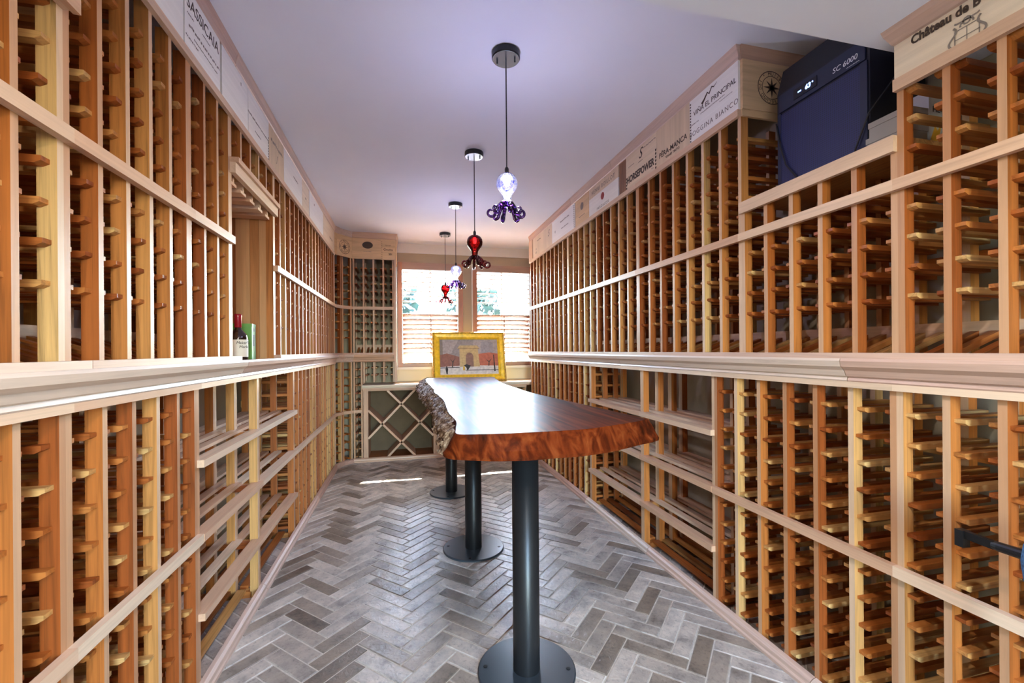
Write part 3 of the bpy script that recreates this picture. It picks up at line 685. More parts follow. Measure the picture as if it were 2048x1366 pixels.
# long header, niche wall
LY = lambda y: y - 1.139
hL = thing('rack_header', 'long header of whitish crate boards with grey lettering above the niche wall', 'header', (XL, 1.139, 0), pi / 2)
boxo('header_backing', 'crate_dark', hL, 0.0, LY(4.78), 0.004, 0.016, 2.2155, 2.43)
p = panel(hL, 0.0, LY(1.648), 'crate_white'); faint(p, 0.248, 0.0300, (0.06, FY, 0.02), seed=12)
p = panel(hL, LY(1.655), LY(1.940), 'crate_white')
text('SASSICAIA', 0.056, p, (0.0, FY, 0.058)); faint(p, 0.046, 0.0084, (-0.10, FY, 0.02), seed=13); faint(p, 0.062, 0.0084, (0.02, FY, 0.022), seed=14)
faint(p, 0.246, 0.0168, (0.01, FY, -0.015), seed=15); faint(p, 0.193, 0.0084, (0.02, FY, -0.042), seed=16); faint(p, 0.089, 0.0108, (-0.09, FY, -0.06), seed=17)
p = panel(hL, LY(1.958), LY(2.253), 'crate_white'); text("'", 0.06, p, (0.06, FY, 0.05), 'ink_grey')
p = panel(hL, LY(2.257), LY(2.572), 'crate_white'); faint(p, 0.323, 0.0168, (0, FY, 0.0), seed=18); dots(p, 0.148, [-0.095 + 0.014 * k for k in range(9)], 0.004)
faint(p, 0.088, 0.0120, (-0.02, FY, -0.05), seed=19)
p = panel(hL, LY(2.576), LY(2.868), 'crate_tanv'); faint(p, 0.229, 0.0312, (0, FY, 0.035), seed=20); text('ʃ', 0.05, p, (0.0, FY, -0.03), 'ink_grey', shear=0.3)
p = panel(hL, LY(2.872), LY(3.348), 'crate_white'); faint(p, 0.116, 0.0180, (0.05, FY, 0.02), seed=21)
p = panel(hL, LY(3.352), LY(3.566), 'crate')
faint(p, 0.028, 0.0300, (0, FY, 0.0), seed=22)
p = panel(hL, LY(3.584), LY(4.16), 'crate_white'); faint(p, 0.028, 0.0300, (-0.1, FY, 0.05), seed=23)
p = panel(hL, LY(4.163), LY(4.78), 'crate'); faint(p, 0.154, 0.0240, (0.1, FY, -0.02), seed=24)
# rounded corner and window wall header
hb = thing('rack_header', 'tan corner header with compass emblem and round animal mark beside the window', 'header', (0, 0, 0), 0)
def facet_panel(p0, p1, mat, z0=HZ0 - 0.012, z1=HZ1):
    d = Vector((p1[0] - p0[0], p1[1] - p0[1])); a = math.atan2(d.y, d.x); l = d.length
    o = MB().box(-l / 2, l / 2, -0.010, 0.004, -(z1 - z0) / 2, (z1 - z0) / 2).build('crate_panel', mat, hb, ((p0[0] + p1[0]) / 2, (p0[1] + p1[1]) / 2, (z0 + z1) / 2), (0, 0, a))
    return o
FY = -0.0105
facet_panel((-0.71, 4.785), (-0.69, 4.83), 'crate_tan')
p = facet_panel((-0.69, 4.832), (-0.56, 4.99), 'crate_tan'); emblem(p, 0.0, -0.01, 0.075)
p = facet_panel((-0.555, 4.998), (-0.25, 5.0), 'crate_tan')
mb = MB(); 
for (cx, cz, a, b) in ((-0.018, 0.036, 0.014, 0.009), (0.008, 0.044, 0.007, 0.014), (0.028, 0.036, 0.010, 0.006)): mb.lathe([(0.0, 0), (1.0, 0), (1.0, 0.0004)], 16); n = 48; mb.v[-48:] = [(cx + x * a, FY - z, cz + y * b) for x, y, z in mb.v[-48:]]
mb.build('animal_mark', 'ink', p); mb = MB().lathe([(0.92, 0), (1.0, 0), (1.0, 0.0004), (0.92, 0.0004)], 32); mb.v = [(0.01 + x * 0.055, FY - z, 0.04 + y * 0.038) for x, y, z in mb.v]; mb.build('oval_mark', 'ink', p)
faint(p, 0.085, 0.0132, (0.01, FY, -0.03), seed=25)
p = facet_panel((-0.25, 5.0), (-0.105, 5.0), 'crate_tan')
text('TESTAM', 0.018, p, (-0.035, FY, 0.045), align='LEFT'); text('Gruttu', 0.036, p, (-0.05, FY, 0.0), align='LEFT', bold=0.0006); text('201', 0.026, p, (0.005, FY, -0.05), align='LEFT', bold=0.001)
mb = MB(); [mb.box(-0.068, -0.063, FY - 0.0004, FY, -0.10 + 0.02 * k, -0.092 + 0.02 * k) for k in range(10)]; mb.build('dovetail_marks', 'ink', p)
MB().box(0, 0.014, 0, 0.39, -0.1, 0.125).build('side_board', 'crate_tan', hb, (-0.105, 5.0, 2.30))

# ------------------------------------------------------------------ windows with shutters
def window(idx, xa, xb):
    root = struct(thing('window_%d' % idx, 'stained wooden window with horizontal plantation shutters', None, ((xa + xb) / 2, WB, WZ0)))
    w = (xb - xa) / 2; H = WZ1 - WZ0
    for (n, a, b, c, d) in (('jamb', -w, -w + 0.052, 0, H), ('jamb', w - 0.06, w, 0, H), ('head', -w + 0.052, w - 0.06, H - 0.085, H), ('sill_rail', -w + 0.052, w - 0.06, 0.0, 0.05)):
        boxo(n, 'stain' if n == 'jamb' else 'stainx', root, a, b, -0.035 if n != 'sill_rail' else -0.02, 0.05 if n != 'sill_rail' else 0.01, c, d)
    boxo('window_sill', 'cream', root, -w - 0.02, w + 0.02, -0.05, 0.0, -0.03, -0.002)
    boxo('casing', 'cream', root, -w - 0.014, -w, -0.02, 0.0, 0, H + 0.01)
    boxo('pane', 'pane', root, -w, w, 0.115, 0.119, 0.0, H)
    boxo('muntin', 'cream', root, -0.012, 0.012, 0.10, 0.114, 0.0, H)
    boxo('meeting_rail', 'cream', root, -w, w, 0.09, 0.114, H / 2 - 0.02, H / 2 + 0.02)
    lw = 2 * w - 0.116; n = 16; z0 = 0.13; gap = 0.12; pitch = (H - 0.085 - z0 - gap) / n
    lm = MB()
    prof = [(-0.038, 0), (-0.027, 0.0045), (0, 0.0055), (0.027, 0.0045), (0.038, 0), (0.027, -0.0045), (0, -0.0055), (-0.027, -0.0045)]
    lme = lm.prism(prof, 0, -lw / 2, lw / 2).mesh('louver', 'stainx', True)
    for k in range(n):
        up = k >= 9; tilt = math.radians(2 if up else -30)
        obj('louver', lme, root, (-0.004, 0.014, z0 + pitch * (k + 0.5) + (gap if up else 0)), (tilt, 0, 0))
    boxo('tilt_rod', 'stain', root, -0.006, 0.004, -0.040, -0.032, z0 + 0.02, z0 + pitch * 9 - 0.02)
window(1, *W1); window(2, *W2)
for w in (W1, W2):
    al = bpy.data.lights.new('window_portal', 'AREA'); al.shape = 'RECTANGLE'; al.size = w[1] - w[0]; al.size_y = WZ1 - WZ0
    try: al.cycles.is_portal = True
    except Exception: pass
    ao = bpy.data.objects.new('window_portal', al); COL.objects.link(ao); ao.location = ((w[0] + w[1]) / 2, WB + 0.135, (WZ0 + WZ1) / 2); ao.rotation_euler = (-pi / 2, 0, 0)
al = bpy.data.lights.new('fill_door_portal', 'AREA'); al.shape = 'RECTANGLE'; al.size = D1 - D0; al.size_y = DH
try: al.cycles.is_portal = True
except Exception: pass
ao = bpy.data.objects.new('fill_door_portal', al); COL.objects.link(ao); ao.location = ((D0 + D1) / 2, WF - 0.11, DH / 2); ao.rotation_euler = (pi / 2, 0, 0)
# garden outside
struct(boxo('ground_outside', 'lawn', None, -20, 22, -25, 40, -0.4, -0.3), 'dark paved yard outside the windows')
rd = random.Random(3)
for k, x in enumerate((-4.0, -0.6, 2.6, 6.2)):
    t = thing('garden_tree', ['bushy tree beyond the yard, behind the shutters'][0], 'tree', (x, 17 + rd.uniform(-.5, .5), -0.3), rd.uniform(0, 6), 'trees beyond the yard')
    mb = MB().tube([(0, 0, 0), (0.1, 0, 1.2), (0, 0, 2.8)], [0.16, 0.12, 0.07], 7); mb.build('trunk', 'crate_dark', t)
    mb = MB()
    for q in range(260):
        a = rd.uniform(0, 2 * pi); r = rd.uniform(0, 1.9); z = 3.4 + rd.uniform(-.45, .45); s = rd.uniform(0.12, 0.3)
        c = Vector((r * math.cos(a), 0.5 * r * math.sin(a), z)); u = Vector((rd.uniform(-1, 1), rd.uniform(-1, 1), rd.uniform(-1, 1))).normalized() * s; v = u.orthogonal().normalized() * s * 0.6
        mb.add([c - u, c - v, c + u, c + v], [(0, 1, 2, 3)])
    tag(mb.build('foliage', 'leaf', t, recalc=False), kind='stuff')

# ------------------------------------------------------------------ live edge table
def catmull(pts, per):
    out = []; n = len(pts)
    for i in range(n):
        p0, p1, p2, p3 = [Vector(pts[(i + k - 1) % n]) for k in range(4)]
        for s in range(per):
            t = s / per; out.append(0.5 * ((2 * p1) + (-p0 + p2) * t + (2 * p0 - 5 * p1 + 4 * p2 - p3) * t * t + (-p0 + 3 * p1 - 3 * p2 + p3) * t ** 3))
    return out
TZ, TB = 0.942, 0.866
top = [(0.155, 1.356), (0.22, 1.335), (0.325, 1.324), (0.546, 1.323), (0.70, 1.372), (0.845, 1.44), (0.862, 1.50), (0.808, 1.97), (0.765, 2.30), (0.739, 2.6), (0.735, 3.0), (0.744, 3.37), (0.80, 3.95), (0.835, 4.16),
       (0.80, 4.20), (0.56, 4.22), (0.30, 4.24), (0.20, 4.20), (0.176, 4.0), (0.17, 3.5), (0.18, 3.05), (0.172, 2.7), (0.191, 2.33), (0.173, 1.85), (0.178, 1.61), (0.16, 1.45)]
bot = [(0.125, 1.36), (0.20, 1.312), (0.36, 1.272), (0.60, 1.290), (0.73, 1.345), (0.87, 1.415), (0.905, 1.50), (0.85, 1.97), (0.80, 2.30), (0.775, 2.6), (0.77, 3.0), (0.78, 3.37), (0.83, 3.95), (0.86, 4.16),
       (0.80, 4.23), (0.56, 4.25), (0.28, 4.27), (0.15, 4.22), (0.10, 4.0), (0.10, 3.5), (0.105, 3.05), (0.13, 2.7), (0.14, 2.33), (0.128, 1.85), (0.122, 1.61), (0.112, 1.45)]
tb = thing('live_edge_table', 'long live-edge slab table with glossy reddish top on three black pedestals', 'table', (0.43, 2.64, 0))
ct = catmull(top, 8); cb = catmull(bot, 8); N = len(ct); O = Vector((0.43, 2.64, 0)); mb = MB(); rings = []
for j, (f, z, pin) in enumerate(((0.0, TZ, 0.012), (0.0, TZ, 0.0), (0.06, TZ - 0.004, 0), (0.35, TZ - 0.022, 0), (0.7, TZ - 0.05, 0), (1.0, TB + 0.010, 0), (0.97, TB, 0))):
    ring = []
    for i in range(N):
        p = ct[i].lerp(cb[i], f); q = Vector((p.x, p.y, z))
        if 0.2 < f: 
            nv = noise.noise(Vector((p.x * 9, p.y * 9, z * 14))); c = Vector((0.45, 2.6, 0)); dv = Vector((p.x - 0.47, 0 if 1.6 < p.y < 4 else (p.y - 2.7) * 0.3, 0)).normalized()
            q += dv * nv * 0.010
        if pin:
            q += (Vector((0.47, min(max(p.y, 1.7), 3.9), z)) - q).normalized() * pin
        ring.append(tuple(q - O))
    rings.append(ring)
for r in rings: mb.v += r
for j in range(len(rings) - 1):
    for i in range(N): mb.f.append((j * N + i, j * N + (i + 1) % N, (j + 1) * N + (i + 1) % N, (j + 1) * N + i))
mb.f.append(tuple(range(N))); mb.f.append(tuple(range((len(rings) - 1) * N, len(rings) * N))); mb.m = [0] * len(mb.f)
tt = mb.build('tabletop', 'slab', tb)
for pl in tt.data.polygons: pl.use_smooth = False
# rough bark strip along the niche-wall edge
i0, i1 = 18 * 8 - 14, 26 * 8 - 4
mb = MB(); nb, ns = 12, (i1 - i0) * 3; vs = []
for s in range(ns + 1):
    u = i0 + (i1 - i0) * s / ns; a = int(u) % N; fr = u - int(u); pt = ct[a].lerp(ct[(a + 1) % N], fr); pb = cb[a].lerp(cb[(a + 1) % N], fr)
    for k in range(nb + 1):
        t = k / nb; p = pt.lerp(pb, t); z = TZ + 0.003 - (TZ - TB) * t
        e = min(1, s / 12, (ns - s) / 12)
        n1 = noise.noise(Vector((p.x * 20, p.y * 26, z * 55))); n2 = noise.noise(Vector((p.x * 60, p.y * 75 + z * 90, z * 120)))
        bul = (0.014 * math.sin(pi * t) + 0.018 * n1 + 0.016 * abs(n2) + 0.003) * e + 0.001
        vs.append((p.x - bul - O.x, p.y - O.y + 0.004 * n2, z + 0.006 * n2 * e))
fs = [(s * (nb + 1) + k, s * (nb + 1) + k + 1, (s + 1) * (nb + 1) + k + 1, (s + 1) * (nb + 1) + k) for s in range(ns) for k in range(nb)]
tag(mb.add(vs, fs).build('bark_edge', 'bark', tt, recalc=False), 'rough grey-brown bark along one edge')
for (x, y) in ((0.432, 1.581), (0.393, 2.64), (0.371, 3.733)):
    o = MB().lathe([(0.0, 0.0), (0.049, 0.0), (0.050, 0.01), (0.050, TB - 0.002), (0.0, TB - 0.002)], 32).build('pedestal_pole', 'black_metal', tb, (x - O.x, y - O.y, 0.0), smooth=True)
    for pl in o.data.polygons:
        if abs(pl.normal.z) > 0.9: pl.use_smooth = False
    o = MB().lathe([(0.0, 0.001), (0.183, 0.001), (0.183, 0.008), (0.179, 0.011), (0.0, 0.011)], 48).build('base_plate', 'plate', tb, (x - O.x, y - O.y, 0))
    sm = MB().lathe([(0.0, 0.011), (0.008, 0.011), (0.008, 0.0125), (0.006, 0.0135), (0.0, 0.0135)], 12)
    for k in range(4):
        a = pi / 4 + k * pi / 2 + 0.5; sm.build('screw', 'chrome' if False else 'black_metal', o, (0.155 * math.cos(a), 0.155 * math.sin(a), 0))

# ------------------------------------------------------------------ octopus pendants
def pendant(x, y, ztop, hgt, lit, label):
    blue = lit
    root = thing('pendant_lamp', label, 'pendant lamp', (x, y, CEIL), 0, 'octopus glass pendants over the table')
    MB().lathe([(0.0, -0.001), (0.060, -0.001), (0.061, -0.006), (0.061, -0.026), (0.058, -0.030)], 40).build('canopy', 'black_metal', root)
    o = MB().lathe([(0.058, -0.0295), (0.057, -0.0315), (0.0, -0.0315)], 40).build('canopy_face', 'chrome', root)
    for s in (-1, 1): MB().lathe([(0.004, -0.031), (0.004, -0.044), (0.0, -0.045)], 10).build('canopy_screw', 'black_metal', root, (s * 0.036, -s * 0.014, 0))
    zt = ztop - CEIL
    MB().tube([(0, 0, -0.03), (0, 0, zt * 0.5), (0.0, 0, zt + 0.018)], 0.0028, 8).build('cord', 'cord', root)
    MB().lathe([(0.003, 0.030), (0.007, 0.024), (0.009, 0.018), (0.009, 0.0), (0.010, -0.004)], 14, (0, 0, zt)).build('socket', 'black_metal', root, smooth=True)
    sc = hgt / 0.20
    prof = [(0.008, 0.0), (0.024, -0.004), (0.037, -0.013), (0.045, -0.026), (0.048, -0.043), (0.0455, -0.060), (0.037, -0.076), (0.027, -0.088), (0.020, -0.100), (0.0175, -0.118), (0.020, -0.132), (0.026, -0.140), (0.020, -0.148), (0.0, -0.152)]
    prof = [(r * sc, z * sc) for r, z in prof]
    fine = []
    for a, b in zip(prof[:-1], prof[1:]):
        for k in range(2): fine.append((a[0] + (b[0] - a[0]) * k / 2, a[1] + (b[1] - a[1]) * k / 2))
    fine.append(prof[-1])
    hd = MB().lathe(fine, 36, (0, 0, zt)).build('glass_head', 'glass_blue' if blue else 'glass_red', root, smooth=True)
    MB().lathe([(0.0, 0.0), (0.008, -0.004), (0.012, -0.014), (0.013, -0.028), (0.009, -0.042), (0.0, -0.046)], 16, (0, 0, zt - 0.012)).build('bulb', 'bulb' if lit else 'bulb_off', root, smooth=True)
    if lit:
        pl = bpy.data.lights.new('bulb_light', 'POINT'); pl.energy = 6.5; pl.shadow_soft_size = 0.03; pl.color = (1.0, 1.0, 0.86)
        po = bpy.data.objects.new('bulb_light', pl); COL.objects.link(po); po.parent = root; po.location = (0, 0, zt - 0.066)
    rr = random.Random(int(y * 100))
    for k in range(8):
        a = 2 * pi * k / 8 + rr.uniform(-.15, .15); pts = []; rad = []
        reach = rr.uniform(0.044, 0.066); up = rr.uniform(0.7, 1.2); cr = rr.uniform(0.015, 0.021)
        c0 = (0.012, -0.132); c1 = (reach * 0.55, -0.134); c2 = (reach * 0.8, -0.155); c3 = (reach * 0.92, -0.178)
        for q in range(9):
            t = q / 8; bx = [(1 - t) ** 3, 3 * t * (1 - t) ** 2, 3 * t * t * (1 - t), t ** 3]
            pts.append((sum(b * c[0] for b, c in zip(bx, (c0, c1, c2, c3))), sum(b * c[1] for b, c in zip(bx, (c0, c1, c2, c3))))); rad.append(0.0115 - 0.004 * t)
        cxr, czr = pts[-1][0] + cr * 0.9, pts[-1][1] + cr * 0.15
        for q in range(1, 19):
            t = q / 18; an = pi + 0.2 + t * 2 * pi * 1.05 * up; r = cr * (1 - 0.45 * t)
            pts.append((cxr + r * math.cos(an), czr + r * math.sin(an))); rad.append(0.0075 - 0.003 * t)
        mb = MB().tube([(p[0] * sc * math.cos(a), p[0] * sc * math.sin(a), zt + p[1] * sc) for p in pts], [r * sc for r in rad], 8)
        mb.build('tentacle', 'glass_purple' if blue else 'glass_wine', root, smooth=True)
    return root
pendant(0.432, 1.846, 1.966, 0.195, True, 'blue-violet glass octopus pendant nearest the dropped ceiling')
pendant(0.443, 2.825, 1.952, 0.215, False, 'deep red glass octopus pendant between the two blue ones')
pendant(0.435, 3.844, 1.945, 0.20, True, 'blue-violet glass octopus pendant between the two red ones')
pendant(0.431, 4.841, 1.930, 0.215, False, 'pinkish red glass octopus pendant hanging in front of the shuttered window')

# ------------------------------------------------------------------ gilt framed painting on the bench
PWD, PHT = 0.865, 0.60
pr = thing('framed_painting', 'gilt framed snowy city arch painting leaning on the window bench', 'painting', (0.735, 5.10, 0.834))
lean = -math.radians(14)
pr.rotation_euler = (lean, 0, 0)
PROF = [(0.0, 0.0), (0.0, -0.030), (0.010, -0.042), (0.022, -0.036), (0.030, -0.026), (0.060, -0.020), (0.072, -0.028), (0.080, -0.022), (0.088, -0.010), (0.088, 0.0)]
def frame_side(pa, pb, ia, ib, mat):
    # pa,pb outer corners (x,z); ia,ib unit inward mitre offsets
    mb = MB(); n = len(PROF)
    vs = [(pa[0] + ia[0] * o, y, pa[1] + ia[1] * o) for o, y in PROF] + [(pb[0] + ib[0] * o, y, pb[1] + ib[1] * o) for o, y in PROF]
    fs = [(k, (k + 1) % n, (k + 1) % n + n, k + n) for k in range(n)] + [tuple(range(n)), tuple(range(n, 2 * n))[::-1]]
    mb.add(vs, fs); mb.m = [1 if k in (0, 1, 2) else 0 for k in range(n)] + [0, 0]
    return mb.build('frame_side', ['gold', 'gold_dark'], pr)
w2 = PWD / 2
cs = [(-w2, 0), (w2, 0), (w2, PHT), (-w2, PHT)]; ins = [(1, 1), (-1, 1), (-1, -1), (1, -1)]
for k in range(4): frame_side(cs[k], cs[(k + 1) % 4], ins[k], ins[(k + 1) % 4], None)
cvx, cvz0, cvz1 = w2 - 0.085, 0.085, PHT - 0.085
cv = thing('canvas', None, None); cv.parent = pr
def paint(col, pts, layer, nm):
    key = 'paint_%s' % nm
    if key not in M: M[key] = plain(key, col, 0.6, noise_amt=0.18, nscale=40)
    W_, H_ = 2 * cvx, cvz1 - cvz0
    MB().add([(-cvx + u * W_, -0.006 - 0.0006 * layer, cvz0 + v * H_) for u, v in pts], [tuple(range(len(pts)))]).build('paint_' + nm, key, cv, recalc=False)
paint((0.36, 0.31, 0.31), [(0, 0), (1, 0), (1, 1), (0, 1)], 0, 'sky')
paint((0.27, 0.24, 0.24), [(0.16, 0.5), (0.22, 0.68), (0.30, 0.9), (0.33, 1), (0.58, 1), (0.58, 0.8), (0.5, 0.5)], 1, 'tower')
paint((0.29, 0.27, 0.30), [(0.70, 0.5), (0.71, 0.92), (0.80, 0.95), (0.92, 0.9), (0.93, 0.5)], 1, 'block')
paint((0.20, 0.17, 0.15), [(0, 0.2), (0, 1), (0.05, 1), (0.06, 0.2)], 1, 'edge')
paint((0.25, 0.10, 0.07), [(0.0, 0.2), (0.0, 0.55), (0.12, 0.6), (0.33, 0.5), (0.33, 0.2)], 2, 'brick')
paint((0.42, 0.12, 0.07), [(0.66, 0.2), (0.66, 0.58), (0.85, 0.62), (1, 0.58), (1, 0.2)], 2, 'redbrick')
paint((0.62, 0.58, 0.56), [(0, 0), (1, 0), (1, 0.24), (0.5, 0.26), (0, 0.22)], 3, 'snow')
paint((0.50, 0.36, 0.17), [(0.335, 0.22), (0.335, 0.72), (0.30, 0.74), (0.34, 0.82), (0.64, 0.82), (0.68, 0.74), (0.65, 0.72), (0.68, 0.22)], 4, 'arch')
paint((0.30, 0.20, 0.10), [(0.31, 0.725), (0.31, 0.745), (0.68, 0.745), (0.68, 0.725)], 5, 'cornice')
paint((0.24, 0.13, 0.10), [(0.44, 0.22), (0.44, 0.5)] + [(0.505 + 0.065 * math.cos(pi - pi * k / 8), 0.5 + 0.12 * math.sin(pi * k / 8)) for k in range(1, 8)] + [(0.57, 0.5), (0.57, 0.22)], 5, 'opening')
paint((0.025, 0.022, 0.025), [(0.43, 0.115), (0.43, 0.135), (1, 0.13), (1, 0.11)], 6, 'railing')
paint((0.03, 0.025, 0.03), [(0.0, 0.18), (0.0, 0.205), (0.33, 0.22), (0.33, 0.2)], 6, 'hedge')
paint((0.028, 0.022, 0.02), [(0.105, 0.02), (0.09, 0.16), (0.105, 0.24), (0.12, 0.24), (0.135, 0.16), (0.125, 0.02)], 6, 'walker')
paint((0.60, 0.38, 0.06), [(0.385, 0.12), (0.385, 0.22), (0.42, 0.22), (0.42, 0.12)], 6, 'coat')
paint((0.026, 0.022, 0.022), [(0.40, 0.26), (0.45, 0.29), (0.52, 0.25), (0.46, 0.1), (0.44, 0.2)], 7, 'figures')
paint((0.027, 0.024, 0.022), [(0.92, 0.08), (0.915, 0.55), (0.93, 0.55), (0.945, 0.08)], 7, 'lamppost')
paint((0.06, 0.04, 0.035), [(0.195, 0.2), (0.21, 0.34), (0.17, 0.46), (0.215, 0.37), (0.26, 0.47), (0.225, 0.34), (0.215, 0.2)], 6, 'bare_tree')
paint((0.065, 0.045, 0.035), [(0.82, 0.24), (0.83, 0.34), (0.78, 0.44), (0.835, 0.37), (0.89, 0.45), (0.845, 0.34), (0.84, 0.24)], 6, 'young_tree')
boxo('backing_board', 'crate_dark', pr, -w2 + 0.02, w2 - 0.02, -0.005, -0.001, 0.02, PHT - 0.02)

# ------------------------------------------------------------------ cooling unit and the cartons beside it
cu = thing('cooling_unit', 'black wine cellar cooling unit with blue display on the short rack', 'cooler', (1.50, 1.495, 1.816), -pi / 2)
CW, CD, CH = 0.37, 0.245, 0.53
MB().prism([(0.006, 0.0), (0.0, 0.05), (0.0, 0.425), (0.030, CH), (CD, CH), (CD, 0.0)], 0, 0, CW).build('housing', 'cooler', cu)
boxo('front_band', 'cooler_blue', cu, 0.012, CW - 0.012, -0.006, 0.001, 0.345, 0.415)
boxo('grille', 'grille', cu, 0.022, CW - 0.03, -0.004, 0.001, 0.05, 0.335)
for (a, b) in ((0.006, 0.022), (CW - 0.03, CW - 0.006)): boxo('grille_frame', 'cooler_blue', cu, a, b, -0.005, 0.001, 0.04, 0.34)
boxo('display', 'cooler', cu, 0.085, 0.185, -0.0085, -0.006, 0.360, 0.398)
text('63', 0.024, cu, (0.148, -0.009, 0.379), 'led', 'display_digits', shear=0.15, bold=0.0006)
text('==', 0.014, cu, (0.112, -0.009, 0.379), 'led', 'display_icons'); text('°', 0.02, cu, (0.168, -0.009, 0.379), 'led', 'display_icons')
text('SC 6000', 0.026, cu, (0.245, -0.0068, 0.372), 'white', 'lettering', shear=0.15, align='LEFT')
faint(cu, 0.045, 0.004, (0.318, -0.0066, 0.353), 'white', 90)
MB().tube([(0.0, -0.006, 0.31), (0.02, -0.012, 0.22), (0.05, -0.012, 0.12), (0.10, -0.012, 0.05), (0.13, -0.008, 0.02)], 0.0028, 6).build('power_cord', 'cord', cu)
MB().tube([(CW + 0.05, 0.10, 0.33), (CW + 0.02, 0.03, 0.22), (CW + 0.004, -0.010, 0.16), (CW - 0.03, -0.012, 0.08), (CW - 0.06, -0.008, 0.02)], 0.0028, 6).build('sensor_cord', 'cord', cu)
boxo_t = None
wc = thing('carton', 'white cardboard carton with yellow print between cooling unit and rack', 'carton', (1.62, 1.048, 1.816))
boxo('carton_body', 'carton', wc, -0.035, 0.05, -0.035, 0.035, 0.0, 0.18); text('HE-F', 0.026, wc, (0.006, -0.0355, 0.125), 'ink', 'lettering', align='CENTER')
mb = MB().add([(-0.03, -0.0357, 0.03), (-0.01, -0.0357, 0.075), (0.0, -0.0357, 0.06), (0.018, -0.0357, 0.085), (0.01, -0.0357, 0.05), (0.022, -0.0357, 0.045), (-0.012, -0.0357, 0.02)], [tuple(range(7))]); mb.build('yellow_mark', 'yellow', wc, recalc=False)
boxo('carton_flap', 'carton', wc, -0.034, 0.049, -0.034, 0.034, 0.18, 0.183)
for k in range(2):
    g = thing('carton', ['lower flat grey carton lying beside the cooling unit', 'upper flat grey carton stacked beside the cooling unit'][k], 'carton', (1.49, 1.04, 1.816 + 0.052 * k))
    boxo('carton_body', 'carton_grey', g, -0.045 + 0.01 * k, 0.045, -0.055, 0.055, 0.0, 0.050); boxo('carton_lid', 'carton_grey', g, -0.047 + 0.01 * k, 0.047, -0.057, 0.057, 0.034, 0.0515)
boxo_m2 = None
sh = [o for o in bpy.data.objects if o.get('label', '').startswith('short redwood')][0]
boxo('top_board', 'rackx', sh, 0.0, 0.605, 0.0, 0.36, 1.80, 1.8155)

# ------------------------------------------------------------------ bottle and green gift box in the niche
bo = thing('liquor_bottle', 'dark liquor bottle with cream label and red wax neck in the niche', 'bottle', (-0.775, 2.335, 1.16))
MB().lathe([(0.0, 0.0), (0.038, 0.0), (0.041, 0.006), (0.041, 0.105), (0.036, 0.125), (0.022, 0.142), (0.0145, 0.152), (0.0135, 0.165)], 28).build('bottle_glass', 'bottle', bo, smooth=True)
MB().lathe([(0.014, 0.158), (0.0155, 0.160), (0.0150, 0.205), (0.0165, 0.212), (0.0150, 0.222), (0.0, 0.223)], 20).build('wax_neck', 'wax', bo, smooth=True)
lab = MB(); n = 20
vs = [(0.0416 * math.cos(a), 0.0416 * math.sin(a), z) for a in [-2.0 + 2.6 * k / n for k in range(n + 1)] for z in (0.018, 0.100)]
lab.add(vs, [(2 * k, 2 * k + 2, 2 * k + 3, 2 * k + 1) for k in range(n)]).build('bottle_label', 'paper', bo, smooth=True)
text("Maker's\n Mark", 0.019, bo, (0.030, -0.031, 0.075), 'ink', 'lettering', (pi / 2, 0, pi / 4), shear=0.2)
gb = thing('gift_box', 'tall green cardboard bottle box with dark printed label in the niche', 'box', (-0.815, 2.52, 1.16), 0.12)
boxo('box_body', 'green', gb, -0.06, 0.05, -0.05, 0.05, 0, 0.185); boxo('box_lid', 'green', gb, -0.061, 0.051, -0.051, 0.051, 0.170, 0.1855)
boxo('label_print', 'green_dark', gb, 0.0505, 0.0515, -0.018, 0.018, 0.072, 0.13); boxo('badge_print', 'green_dark', gb, 0.0515, 0.0520, -0.013, 0.013, 0.147, 0.163)

# ------------------------------------------------------------------ clamp arm on a stand by the entrance
cl = thing('clamp_stand', 'black clamp arm on a stand wrapped in blue knit by the rack', 'stand', (1.278, 0.592, 0))
MB().lathe([(0.0, 0.0), (0.10, 0.0), (0.10, 0.012), (0.012, 0.02), (0.012, 0.72), (0.0, 0.72)], 24).build('stand_pole', 'black_metal', cl)
MB().lathe([(0.0, 0.66), (0.035, 0.675), (0.052, 0.71), (0.056, 0.75), (0.052, 0.785), (0.035, 0.815), (0.0, 0.83)], 28).build('knit_sleeve', 'knit', cl, smooth=True)
ax = Vector((0.02, 0.16, -0.008)); s0 = Vector((0.01, 0.050, 0.752))
MB().tube([s0, s0 + ax * 0.35, s0 + ax * 0.42], [0.012, 0.011, 0.009], 14).build('arm_grip', 'black_metal', cl)
a0 = s0 + ax * 0.4; a1 = s0 + ax * 0.62
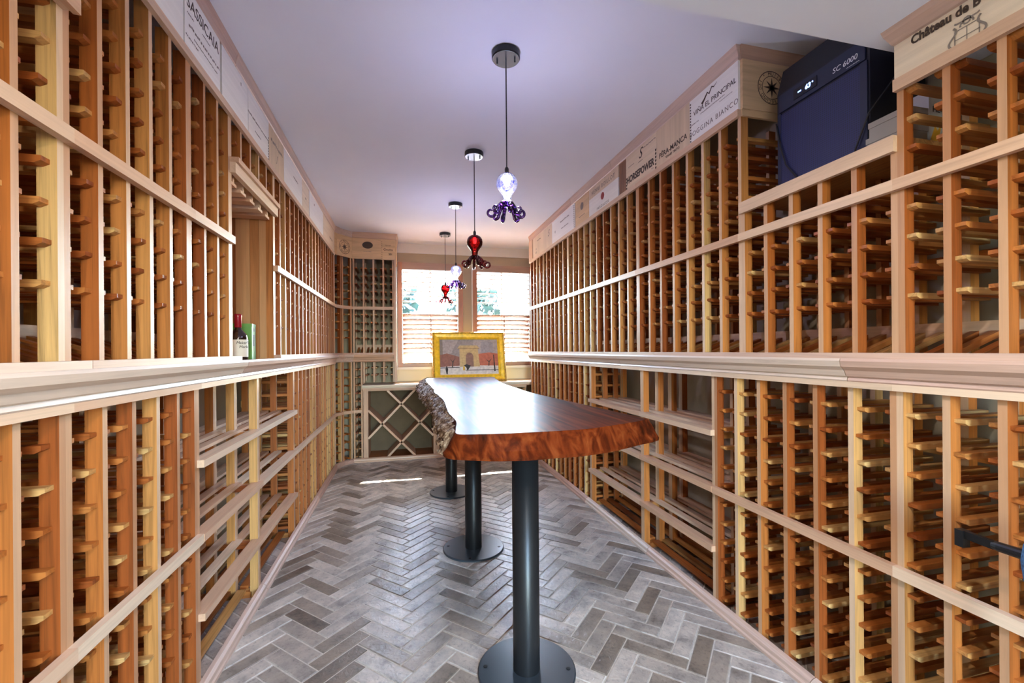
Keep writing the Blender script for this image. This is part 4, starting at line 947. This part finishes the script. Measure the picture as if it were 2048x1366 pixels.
mb = MB().box(-0.006, 0.006, 0.0, 0.062, -0.009, 0.009); mb.build('arm_bar', 'black_metal', cl, tuple(a0), (0.02, 0, -0.12))
b1 = Vector(a0) + Vector((0.0075, 0.060, 0.0))
MB().box(-0.010, 0.010, -0.004, 0.014, -0.030, 0.010).build('clamp_jaw', 'black_metal', cl, tuple(b1), (0, 0, -0.12))

# ------------------------------------------------------------------ recessed lamps of the dropped ceiling
def downlight(x, y, power, size=0.09):
    t = thing('downlight', 'round recessed downlight in the dropped ceiling', 'lamp', (x, y, SOF), 0, 'recessed downlights of the dropped ceiling')
    MB().lathe([(0.052, -0.004), (0.066, -0.004), (0.066, 0.0), (0.052, 0.0), (0.052, -0.004)], 32).build('trim_ring', 'white', t)
    MB().lathe([(0.0, -0.0015), (0.052, -0.0015), (0.052, -0.0005)], 32).build('lens', 'lamp_glow', t)
    l = bpy.data.lights.new('downlight_lamp', 'AREA'); l.shape = 'DISK'; l.size = size; l.energy = power; l.color = (1.0, 0.93, 0.85)
    o = bpy.data.objects.new('downlight_lamp', l); COL.objects.link(o); o.parent = t; o.location = (0, 0, -0.006)
for (x, y, pw) in ((0.25, 0.38, 9), (0.25, -0.65, 9)): downlight(x, y, pw)

# ------------------------------------------------------------------ lettering to plain meshes
bpy.context.view_layer.update()
dg = bpy.context.evaluated_depsgraph_get()
fonts = [o for o in bpy.data.objects if o.type == 'FONT']
data = []
for o in fonts:
    me = bpy.data.meshes.new_from_object(o.evaluated_get(dg)); data.append((o, me))
rounds = {}
for o, me in data:
    par, nm, mt = o.parent, o.name.split('.')[0], o.data.materials[0]
    mw = o.matrix_basis.copy()
    if nm == 'emblem_letter':
        mb = rounds.setdefault(par, (MB(), mt))[0]
        mb.add([tuple(mw @ v.co) for v in me.vertices], [tuple(p.vertices) for p in me.polygons])
    else:
        me.materials.clear(); me.materials.append(mt)
        n = bpy.data.objects.new('tmp', me); COL.objects.link(n); n.parent = par; n.matrix_basis = mw; o.name = 'old'; n.name = nm
    bpy.data.objects.remove(o)
for par, (mb, mt) in rounds.items():
    mb.build('emblem_lettering', mt, par, recalc=False)
